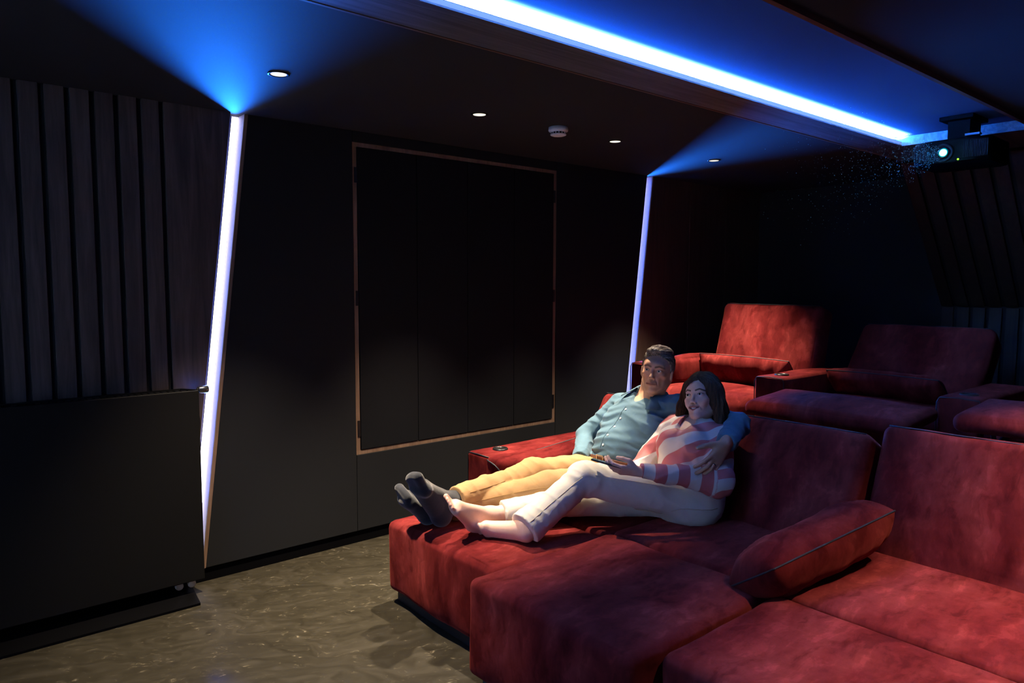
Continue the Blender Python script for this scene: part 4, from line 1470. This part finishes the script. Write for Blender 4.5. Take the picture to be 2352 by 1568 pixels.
def mdir(q):
    top = sstep(4.5, 8.5, q[2])
    d = A3((-1, .55, .05)) * top + A3((-.55, 0, -.85)) * (1 - top)
    return mh.R @ d
rg = random.Random(5)
st = []
for i in range(2300):
    th, ph_ = math.acos(rg.uniform(.0, 1)), rg.uniform(-math.pi, math.pi)
    q = A3((-1.6 + 10.5 * math.sin(th) * math.cos(ph_), 8.5 * math.sin(th) * math.sin(ph_), 3.3 + 10.3 * math.cos(th)))
    if q[0] > 5 and q[2] < 7.2 or q[0] > 1 and q[2] < 4.5: continue
    st.append(q)
comb(MHAIR, mh, st, mdir, 5, .0075, .0009, M['hair'], MT, [A3((.07, .05, .036)), A3((.045, .03, .02)), A3((.13, .10, .075)), A3((.28, .25, .21)), A3((.40, .36, .31))], 2)

# shirt
bp, bn = A3((2.885, 2.62, .632)), unit((.30, 0, .95))          # waistband plane
def folds(prims_dir, amp, freq, seed, tilt=(0, 0, 0)):
    d = unit(prims_dir)
    def fn(x, y, z):
        t = x * d[0] + y * d[1] + z * d[2]
        n1 = vnoise(x * 7 + seed, y * 7, z * 7)
        n2 = vnoise(x * 16 + seed, y * 16, z * 16)
        return amp * (np.sin(freq * t + 3.2 * n1 + tilt[1] * y) * np.clip(.45 + .8 * n1, 0, 1) + .45 * n2)
    return fn
F = Field((2.76, 1.82, .50), (3.42, 3.04, 1.05), .0062, [(2.80, 3.3, .0052)], [(2.35, 3.0, .0052)], [(.58, .98, .0052)])
run(F, torso, 0.0)
F.cone(Ch + tn * .03 + A3((0, .09, -.03)), Ch + tn * .03 + A3((0, -.09, -.03)), .10, .10, k=.05, flat=(tn, .9))
F.ell(Wm + tn * .035, (.12, .13, .12), k=.05)
F.near(folds((.25, .06, .95), .0040, 135.0, 3.0, (0, 9, 0)), .02)
def creases(x, y, z):
    t = .25 * x + .95 * z
    c = 1 - np.abs(vnoise(x * 4, y * 7 + 3, 30 * t + 9 * np.abs(y - 2.61)))
    return -.0060 * c ** 5
F.near(creases, .02)
F.clip(bp - bn * .008, -bn)
# open collar: a V below the throat
F.cone(Nk + tn * .07 + A3((0, 0, .06)), Ch + tn * .15 + A3((0, -.005, .075)), .062, .018, k=.006, op='s')
F.cone(Nk + A3((-.02, -.01, .03)), mh.w((-1, 0, -9)), .070, .08, k=.006, op='s')
G = Field((2.76, 1.82, .50), (3.42, 3.04, 1.05), .0062, [(2.80, 3.3, .0052)], [(2.35, 3.0, .0052)], [(.58, .98, .0052)])
run(G, armR + armL, 0.0, .03)
G.near(folds((.5, -.2, .6), .0050, 105.0, 8.0), .02)
G.near(lambda x, y, z: -.0060 * (1 - np.abs(vnoise(x * 9 + 14 * z, y * 9 + 3, 26 * z - 10 * x))) ** 5, .02)
for w, e in ((WR, ER), (WL, EL)):
    d = unit(w - e)
    G.cone(w - d * .062, w - d * .004, .049, .046, k=.002)
    x, y, z = G.grid((slice(None),) * 3)
    dd = ((x - w[0]) * d[0] + (y - w[1]) * d[1] + (z - w[2]) * d[2])
    rr = np.sqrt((x - w[0]) ** 2 + (y - w[1]) ** 2 + (z - w[2]) ** 2)
    G.D = np.where(rr < .16, np.maximum(G.D, (dd + .008).astype(np.float32)), G.D)
h = np.clip(.5 + .5 * (F.D - G.D) / .02, 0, 1)
F.D = F.D + (G.D - F.D) * h - .02 * h * (1 - h)
shirt = finish('shirt', F, M['shirt'], MT)
sb = bvh(shirt)
# placket and buttons down the front
pl = []
for i in range(15):
    s = i / 14.0
    c = A3((2.97, 2.622, .655)) * (1 - s) + A3((3.10, 2.585, .885)) * s
    p, nn = onto(sb, c + tn * .4, -tn, .0012)
    if p: pl.append(p)
MB().tube([p + Vector((0, .014, 0)) for p in pl], .0011, 5).obj('placket_edge', M['shirt'], MT, True)
for i in (1, 4, 7, 10, 13):
    if i < len(pl):
        p, nn = onto(sb, A3(pl[i]) + tn * .2, -tn, .001)
        MB().lathe(p, [(.0058, 0), (.0058, .0018), (.0045, .0022), (.001, .0018)], 14, nn).obj('button', M['button'], MT)
# collar: a stand round the neck with a turned-down leaf, open at the throat
ca = Nk + A3((-.012, -.008, .034))
cax = unit(mh.w((-2.2, 0, -6.5)) - ca + A3((.02, .01, .02)))
cf = unit(tn - cax * (tn @ cax)); cs = np.cross(cax, cf)
rows = []
for i in range(41):
    th = math.radians(-142 + 284 * i / 40.0)
    w = abs(th) / math.radians(142)
    e = sstep(.55, 1.0, w)
    base = -math.cos(th) * cf + math.sin(th) * cs
    base = base / np.linalg.norm(base)
    r0 = .074 + .012 * e
    rows.append([ca + cax * (-.012 - .02 * e) + base * (r0 + .004), ca + cax * (.034 - .014 * e) + base * (r0 + .002), ca + cax * (.038 - .014 * e) + base * (r0 + .007),
                 ca + cax * (.020 - .022 * e) + base * (r0 + .020 + .010 * e), ca + cax * (-.006 - .040 * e) + base * (r0 + .034 + .040 * e) + cf * .006 * e])
v = [Vector(p) for r_ in rows for p in r_]
f = [(i * 5 + k, i * 5 + k + 1, (i + 1) * 5 + k + 1, (i + 1) * 5 + k) for i in range(40) for k in range(4)]
o = obj('collar', v, f, M['shirt'], MT, True)
md = o.modifiers.new('cloth', 'SOLIDIFY'); md.thickness = .003
# trousers, belt, socks
def hem(F, a, k, d_out=.0):
    d = unit(a - k)
    x, y, z = F.grid((slice(None),) * 3)
    dd = ((x - a[0]) * d[0] + (y - a[1]) * d[1] + (z - a[2]) * d[2]) - d_out
    rr = np.sqrt((x - a[0]) ** 2 + (y - a[1]) ** 2 + (z - a[2]) ** 2)
    F.D = np.where(rr < .20, np.maximum(F.D, dd.astype(np.float32)), F.D)
def leg_cloth(prims, seed, amp=.0055):
    F = Field((1.80, 1.86, .40), (3.20, 2.98, .84), .0075)
    return F
F = Field((1.84, 2.38, .40), (3.20, 2.95, .72), .0072)
run(F, [(P, Wm, .168, .160, tn, .75)], .004)
F.cone(P + A3((.0, .08, -.02)), P + A3((0, -.08, -.02)), .125, .125, k=.05)
lower = Field((1.84, 2.38, .40), (3.20, 2.95, .72), .0072)
for pr in (legs[:2], legs[2:]):
    G = Field((1.84, 2.38, .40), (3.20, 2.95, .72), .0072)
    run(G, pr, .006, .03)
    a, k_ = pr[1][1], pr[1][0]
    G.cone(k_ + (a - k_) * .55, a, .060, .060, k=.03)
    kk = .012 if pr is not legs else .02
    h = np.clip(.5 + .5 * (lower.D - G.D) / .006, 0, 1)
    lower.D = lower.D + (G.D - lower.D) * h - .006 * h * (1 - h)
h = np.clip(.5 + .5 * (F.D - lower.D) / .04, 0, 1)
F.D = F.D + (lower.D - F.D) * h - .04 * h * (1 - h)
def pfold(x, y, z):
    n1 = vnoise(x * 6 + 5, y * 6, z * 6)
    c = 1 - np.abs(vnoise(x * 22 + 9 * z, y * 5, z * 7 + 4))
    return .0030 * np.sin(58 * x + 22 * z + 5 * n1) * np.clip(.4 + n1, 0, 1) + .0035 * n1 - .0050 * c ** 5
F.near(pfold, .02)
hem(F, aR, kR, -.022); hem(F, aL, kL, -.012)
F.clip(bp, bn)
F.clip((0, 0, .424), (0, 0, -1))
tro = finish('trousers', F, M['chino'], MT)
tb = bvh(tro)
F = Field((2.80, 2.40, .52), (3.25, 2.84, .74), .005)
run(F, torso[:2], .012)
F.ell(Wm + tn * .035, (.132, .142, .132), k=.05)
F.clip(bp + bn * .018, bn); F.clip(bp - bn * .018, -bn)
belt = finish('belt', F, M['leather'], MT, relax=0)
bb_ = bvh(belt)
p, nn = onto(bb_, bp + A3((-.3, .01, .12)), (.93, 0, -.36), .001)
if p:
    u_ = nn.cross(Vector(bn)).normalized(); v_ = u_.cross(nn)
    m = MB()
    for a, b, c_, d_ in ((-.022, .022, .018, .022), (-.022, .022, -.022, -.018), (-.026, -.021, -.022, .022), (.021, .026, -.022, .022)):
        m.prism([p + u_ * a + v_ * c_, p + u_ * b + v_ * c_, p + u_ * b + v_ * d_, p + u_ * a + v_ * d_], nn * .005)
    m.obj('buckle', M['steel'], MT)
for ft, an, kn, sd in ((fR, aR, kR, (0, -1, .1)), (fL, aL, kL, (0, 1, .1))):
    F = Field(np.min(ft, axis=0) - .09, np.max(np.stack(list(ft) + [an + unit(kn - an) * .08]), axis=0) + .09, .0042)
    foot(F, *ft, sd, toes=False, grow=.010, wide=1.35)
    F.cone(ft[0], an + unit(kn - an) * .06, .041, .043, k=.02)
    F.near(folds((.7, .1, .6), .0012, 160.0, 1.0), .02)
    F.clip((0, 0, .425), (0, 0, -1))
    finish('sock', F, M['sock'], MT)
# seam along the near trouser leg
for k_, a_, off in ((kR, aR, -.02), (kL, aL, .0)):
    pts = []
    for i in range(14):
        s = .04 + .80 * i / 13.0
        c = k_ * (1 - s) + a_ * s
        q, nn = onto(tb, c + A3((-.02, -.45, .03)), (0, 1, 0), .001)
        if q and (A3(q) - c) @ (A3(q) - c) < .0085: pts.append(q)
    if len(pts) > 3:
        MB().tube(pts, .0012, 5).obj('trouser_seam', M['seamtan'], MT, True)
MB().tube([Vector(WR - unit(WR - ER) * .000 + A3((.034 * math.cos(t) * .3, .036 * math.cos(t), .036 * math.sin(t))) + unit(WR - ER) * .004) for t in np.linspace(0, 2 * math.pi, 25)], .003, 6, cap=False).obj('wristband', M['black'], MT, True)
# ------------------------------------------------------------------ the woman
WT = thing('person', 'smiling dark-haired woman in a pink and white blouse and cream trousers, barefoot', 'person', (2.88, 2.09, .45))
wh = Frame((3.065, 2.13, 1.024), rotm(185.1, -16.9, 11.5), .0104)
P, Wm, Ch, Nk = A3((2.885, 2.085, .560)), A3((2.90, 2.11, .665)), A3((2.965, 2.13, .775)), A3((3.045, 2.14, .880))
SR, SL = A3((3.04, 2.285, .845)), A3((3.022, 1.990, .848))
EL, WL = A3((2.845, 1.882, .690)), A3((2.548, 2.103, .736))
ER, WR = A3((2.95, 2.375, .68)), A3((2.78, 2.36, .60))
tn = unit((-.86, 0, .50))
torso = [(P, Wm, .150, .122, tn, .80), (Wm, Ch, .122, .138, tn, .78), (Ch, (Ch + Nk) / 2, .138, .118, tn, .75), ((Ch + Nk) / 2, Nk, .118, .050, tn, .8), (SR, SL, .052, .052, None, 1)]
armL = [(SL, EL, .050, .043, None, 1), (EL, WL, .042, .030, None, 1)]
armR = [(SR, ER, .050, .043, None, 1), (ER, WR, .042, .030, None, 1)]
hL, kL, aL = A3((2.880, 2.020, .572)), A3((2.435, 2.345, .672)), A3((2.085, 2.375, .500))
hR, kR, aR = A3((2.90, 2.20, .535)), A3((2.51, 2.465, .520)), A3((2.085, 2.620, .497))
legs = [(hL, kL, .114, .072, None, 1), (kL, aL, .066, .036, None, 1), (hR, kR, .106, .066, None, 1), (kR, aR, .060, .036, None, 1)]
F = Field((1.76, 1.80, .42), (3.28, 2.72, 1.17), .0095, [(1.78, 2.13, .0042), (2.39, 2.60, .0032), (2.93, 3.14, .0032)], [(2.02, 2.26, .0032), (2.33, 2.68, .0046)], [(.44, .64, .0042), (.70, .80, .0032), (.89, 1.14, .0032)])
run(F, torso[:4], -.014, .025); run(F, torso[4:], -.012); run(F, armL + armR, -.006); run(F, legs, -.018)
F.cone(aL, aL + unit(kL - aL) * .12, .036, .042, k=.02); F.cone(aR, aR + unit(kR - aR) * .12, .036, .042, k=.02)
F.cone(Nk + A3((.0, 0, .0)), wh.w((-2.4, 0, -6)), .052, .050, k=.03)
for s in (1, -1):
    F.cone(Nk + A3((-.045, 0, -.008)), wh.w((-1.5, 5.2 * s, -5)), .016, .016, k=.015)
    F.cone(Nk + A3((-.045, .015 * s, -.015)), Nk + A3((-.01, .10 * s, -.015)), .014, .012, k=.02)
F.cone(Nk + A3((-.02, 0, -.02)), Ch + tn * .06, .045, .04, k=.04)
head(F, wh, 'f')
hand(F, WL + unit(WL - EL) * .004, (-.77, .60, .10), (-.32, -.66, -.68), 1, .93, [(16, 30, 24), (18, 32, 24), (20, 34, 24), (22, 36, 24)], tout=.55, tdrop=.45, tcurl=(0, 40, 4), tin=.75)
hand(F, WR, (-.9, -.1, -.3), (0, .2, .95), -1, .92)
tl = foot(F, aL, A3((2.075, 2.355, .472)), A3((1.996, 2.540, .470)), A3((1.974, 2.606, .468)), (-.6, -.1, .7), s=1)
tr = foot(F, aR, A3((1.970, 2.620, .474)), A3((1.860, 2.595, .585)), A3((1.818, 2.590, .632)), (0, .8, .5))
SKIN_W = (.72, .47, .38)
def wtone(V):
    C = face_tone(V, wh, SKIN_W, 'f')
    for e, r, up in tl + tr:
        d = np.linalg.norm(V - (e + up * r * .75), axis=1)
        w = (1 - sstep(r * .35, r * .75, d))[:, None]
        C = C * (1 - w) + A3((.50, .04, .03)) * w
    for (e, r, up) in tr + tl:
        d = np.linalg.norm(V - e, axis=1)
        w = .35 * (1 - sstep(r, r * 3, d))[:, None]
        C = C * (1 - w) + A3((.62, .28, .20)) * w
    return C
wskin = finish('body', F, M['skin'], WT, wtone)
eyes(wh, WT, (.035, .020, .012), (1, -.05, .05))
m = MB()
pts = [(9.02 - .16 * y * y, y, -6.95 + .105 * y * y) for y in np.linspace(-2.15, 2.15, 13)]
for (a, b) in zip(pts[:-1], pts[1:]):
    q = [wh.w((a[0], a[1], a[2] + .42)), wh.w((b[0], b[1], b[2] + .42)), wh.w((b[0], b[1], b[2] - .36)), wh.w((a[0], a[1], a[2] - .36))]
    m.prism([Vector(t) for t in q], Vector(wh.R @ A3((-.004, 0, 0))))
m.obj('teeth', M['teeth'], WT)

# long straight hair
lo = wh.p - A3((.19, .20, .30)); hi = wh.p + A3((.19, .20, .16))
F = Field(lo, hi, .0034)
F.ell((-1.7, 0, 2.7), (10.6, 8.7, 10.5), fr=wh)
F.cone(wh.w((-5.5, 0, 1)), A3((3.135, 2.13, .93)), .078, .078, k=.03)
# face opening
F.ell((9.2, .2, -2.6), (7.0, 5.9, 9.9), k=.012, op='s', fr=wh)
F.cone(wh.w((4, 0, -12)), wh.w((14, 0, -16)), .045, .07, k=.01, op='s')
F.cone(wh.w((3.2, -6.6, 5.0)), A3((3.040, 2.232, .965)), .024, .026, k=.02, flat=((0, 1, 0), .8))
F.cone(A3((3.040, 2.232, .965)), A3((3.028, 2.262, .800)), .027, .018, k=.02)
F.cone(wh.w((3.4, 6.4, 5.0)), A3((3.062, 2.032, 1.000)), .024, .032, k=.02)
F.cone(A3((3.062, 2.032, 1.000)), A3((3.050, 2.005, .905)), .034, .026, k=.02)
F.cone(wh.w((0, 6.6, 3.0)), A3((3.105, 2.035, .93)), .034, .040, k=.02)
F.cone(wh.w((0, -6.6, 3.0)), A3((3.10, 2.235, .90)), .034, .035, k=.02)
def wstr(x, y, z):
    lx, ly, lz = wh.l(x, y, z)
    ph = np.arctan2(ly, lx + 1.7)
    n1 = vnoise(ph * 5 + 3, lz * .10, lx * .1)
    n2 = vnoise(ph * 26, lz * .07 + .2 * n1, 0 * lx)
    top = sstep(6, 11, lz)
    n3 = vnoise(ly * 2.4, lx * .16, lz * .2)
    return .0042 * n1 + (1 - top) * .0042 * n2 + top * .0030 * n3
F.near(wstr)
def whair_tone(V):
    q = (V - wh.p) @ wh.R / wh.s
    ph = np.arctan2(q[:, 1], q[:, 0] + 1.7)
    t = np.clip(.35 + .8 * vnoise(ph * 22, q[:, 2] * .06, 0 * ph), 0, 1)[:, None]
    return A3((.020, .010, .007)) * (1 - t) + A3((.075, .034, .020)) * t
WHAIR = finish('hair', F, M['hair'], WT, whair_tone)
def wdir(q):
    top = sstep(5.5, 10.5, q[2])
    side = q[3]
    out = wh.R @ A3((-.12 if q[0] > 0 else -.5, side, -.15))
    return out * top + A3((0, 0, -1)) * (1 - top)
rg = random.Random(9)
st = []
for i in range(1700):
    if i % 5 == 4:
        sd_ = rg.choice((-1, 1)); st.append(A3((rg.uniform(4.0, 8.5), .6 + sd_ * rg.uniform(.1, 4.5), rg.uniform(8.0, 11.5), sd_)))
    elif i % 2:
        sd_ = rg.choice((-1, 1)); st.append(A3((rg.uniform(-9, 9.5), .6 + sd_ * rg.uniform(.1, 1.2), 13.2, sd_)))
    else:
        ph_ = rg.uniform(.95, 2 * math.pi - .95)
        st.append(A3((-1.7 + 11 * math.cos(ph_), 9.5 * math.sin(ph_), rg.uniform(-6, 8), 1 if math.sin(ph_) > 0 else -1)))
comb(WHAIR, wh, st, wdir, 15, .0125, .0009, M['hair'], WT, [A3((.022, .009, .005)), A3((.042, .017, .008)), A3((.075, .030, .013)), A3((.13, .052, .022))], 4)
mb = MB()
for pts in ([(1.0, 8.8, -2), (.5, 9.9, -7), (0, 10.6, -12), (.5, 10.8, -16)], [(-2, 8.6, 0), (-2.5, 10.4, -6), (-3, 11.4, -13)]):
    mb.tube([Vector(wh.w(p)) for p in pts], [.0006] * len(pts), 4)
o = mb.obj('stray_hair', M['phone'], WT); tag(o, kind='stuff')

# cream trousers
def legcloth(prims, hem_p, hem_r, seed):
    G = Field((1.98, 1.86, .43), (3.12, 2.74, .80), .0068)
    run(G, prims, .006, .03)
    k_, a_ = prims[1][0], prims[1][1]
    G.cone(k_ + (hem_p - k_) * .35, hem_p, .062, hem_r, k=.03)
    hem(G, hem_p, k_, .0)
    return G
hemL, hemR = A3((2.082, 2.372, .494)), A3((2.145, 2.600, .497))
GL = legcloth(legs[:2], hemL, .084, 1)
GR = legcloth(legs[2:], hemR, .058, 2)
F = Field((1.98, 1.86, .43), (3.12, 2.74, .80), .0068)
run(F, [(P, Wm, .156, .128, tn, .84)], .004)
F.cone(P + A3((.01, .07, -.025)), P + A3((.01, -.07, -.025)), .108, .108, k=.05)
for G, kk in ((GL, .045), (GR, .045)):
    h = np.clip(.5 + .5 * (F.D - G.D) / kk, 0, 1)
    m_ = F.D + (G.D - F.D) * h - kk * h * (1 - h)
    x, y, z = F.grid((slice(None),) * 3)
    wgt = sstep(2.55, 2.75, x + 0 * y + 0 * z)          # blend only near the hips, crisp between the legs
    F.D = (m_ * wgt + np.minimum(F.D, G.D) * (1 - wgt)).astype(np.float32)
def wf(x, y, z):
    cr2 = -.0050 * (1 - np.abs(vnoise(x * 18 + 12 * z, y * 5, z * 9 - 8 * x))) ** 6
    kn = np.exp(-((x - kL[0]) ** 2 + (y - kL[1]) ** 2 + (z - kL[2]) ** 2) / .012)
    n1 = vnoise(x * 6, y * 6, z * 6)
    cr = .0045 * np.sin(95 * (x * .9 + .2 * z) + 3 * n1) * kn
    hp = np.exp(-((x - 2.80) ** 2 + (z - .62) ** 2) / .006)
    return cr + cr2 + .0035 * np.sin(80 * (x + .5 * z) + 4 * n1) * hp + .0040 * n1 + .0018 * vnoise(x * 15, y * 15, z * 15)
F.near(wf, .02)
wp, wn = A3((2.87, 2.10, .628)), unit((.34, 0, .94))
F.clip(wp, wn)
F.clip((0, 0, .447), (0, 0, -1))
tro = finish('trousers', F, M['cream'], WT)
tb = bvh(tro)
pts = []
for q in ((2.683, 1.80, .500), (2.694, 1.80, .512), (2.712, 1.80, .540), (2.722, 1.80, .549), (2.742, 1.80, .552), (2.79, 1.80, .549), (2.83, 1.80, .547), (2.862, 1.80, .550)):
    p, nn = onto(tb, q, (0, 1, 0), .0015)
    if p: pts.append(p)
if len(pts) > 3: MB().tube(pts, .0024, 6).obj('pocket_trim', M['seam'], WT, True)
for k_, a_, o_ in ((hL, kL, .035), (kL, hemL, .030), (kR, hemR, .02)):
    pts = []
    for i in range(16):
        s = .06 + .86 * i / 15.0
        c = k_ * (1 - s) + a_ * s
        q, nn = onto(tb, c + A3((-.25, -.42, .10 + o_)), (.45, .8, -.2), .0008)
        if q and (A3(q) - c) @ (A3(q) - c) < .013: pts.append(q)
    if len(pts) > 3: MB().tube(pts, .0010, 5).obj('trouser_seam', M['seam'], WT, True)

# blouse
def wfold(x, y, z):
    n1 = vnoise(x * 8 + 5, y * 8, z * 8)
    n2 = vnoise(x * 18, y * 18, z * 18 + 3)
    return -.0060 * (1 - np.abs(vnoise(x * 9 - 6 * z, y * 11, z * 13 + 7 * y))) ** 5 + .0055 * n1 + .0050 * np.sin(88 * (.35 * x - .45 * y + .55 * z) + 4.5 * n1) * np.clip(.4 + n1, 0, 1) + .003 * n2
F = Field((2.52, 1.80, .55), (3.18, 2.44, .95), .0052)
run(F, torso, .010)
for s in (1, -1):
    F.ell(Ch + tn * .085 + A3((.0, .068 * s - .005, -.005)), (.062, .066, .066), k=.045)
F.cone(Wm + A3((.02, 0, -.01)), P + A3((.05, -.02, .035)), .128, .150, k=.03, flat=(tn, .85))
run(F, armR, .012)
F.clip(wp - wn * .020 + A3((0, 0, 0)), -unit((.15, .25, .95)))
F.cone(Nk + A3((-.02, 0, .01)), wh.w((-2.4, 0, -6)), .060, .075, k=.006, op='s')
F.cone(Nk + A3((-.05, .0, .02)), Ch + tn * .16 + A3((0, .01, .055)), .050, .020, k=.006, op='s')
G = Field((2.52, 1.80, .55), (3.18, 2.44, .95), .0052)
G.cone(SL, EL, .060, .062, k=.03); G.cone(EL, WL + (EL - WL) * .25, .064, .044, k=.04); G.cone(WL + (EL - WL) * .25, WL + (EL - WL) * .03, .040, .033, k=.01)
G.ell(EL + A3((.0, .0, -.02)), (.07, .06, .055), k=.03)
d = unit(WL - EL)
x, y, z = G.grid((slice(None),) * 3)
dd = ((x - WL[0]) * d[0] + (y - WL[1]) * d[1] + (z - WL[2]) * d[2])
G.D = np.maximum(G.D, (dd + .006).astype(np.float32))
h = np.clip(.5 + .5 * (F.D - G.D) / .022, 0, 1)
F.D = F.D + (G.D - F.D) * h - .022 * h * (1 - h)
F.near(wfold, .02)
def blouse_tone(V):
    t = (V - WL) @ unit(EL - WL)
    perp = np.linalg.norm(V - WL - t[:, None] * unit(EL - WL), axis=1)
    L = np.linalg.norm(EL - WL)
    fore = (t < L * .92) & (perp < .085) & (V[:, 0] < 2.80)
    n = vnoise(V[:, 0] * 5, V[:, 1] * 5, V[:, 2] * 5)
    s1 = t / .105 + .02 * n + .62
    s2 = (V @ unit((.35, .71, .60))) / .100 + .42 * n
    s = np.where(fore, s1, s2)
    return np.stack([s + 10, s * 0, s * 0], 1)
finish('blouse', F, M['print'], WT, blouse_tone)
# waistband loops at the back of the hip
F = Field((2.70, 1.90, .52), (3.12, 2.30, .74), .0055)
run(F, [(P, Wm, .156, .128, tn, .84)], .010)
F.clip(wp + wn * .004, wn); F.clip(wp - wn * .030, -wn)
finish('waistband', F, M['cream'], WT, relax=0)

# the dark phone in her hand
ph = Frame((2.452, 2.215, .768))
ax = unit((-.52, .82, .20)); up_ = unit(A3((.25, -.05, .95)) - ax * (A3((.25, -.05, .95)) @ ax)); wd = np.cross(up_, ax)
t = thing('phone', 'dark slim phone held over her lap', 'phone', tuple(ph.p))
m = MB()
def pq(a, b, c): return Vector(ph.p + ax * a + wd * b + up_ * c)
L_, W_ = .074, .034
loop = []
for cx_, cy_, a0 in ((L_ - .008, W_ - .008, 0), (-L_ + .008, W_ - .008, 90), (-L_ + .008, -W_ + .008, 180), (L_ - .008, -W_ + .008, 270)):
    for k in range(5):
        a = math.radians(a0 + 22.5 * k)
        loop.append(pq(cx_ + .008 * math.cos(a), cy_ + .008 * math.sin(a), -.004))
m.prism(loop, Vector(up_) * .0075)
o = m.obj('case', M['blackmetal'], t); bevel(o, .0015, 2)
m = MB(); m.prism([pq(-L_ + .005, -W_ + .003, .0036), pq(L_ - .005, -W_ + .003, .0036), pq(L_ - .005, W_ - .003, .0036), pq(-L_ + .005, W_ - .003, .0036)], Vector(up_) * .0006)
m.obj('screen', M['phone'], t)
bpy.context.view_layer.update()
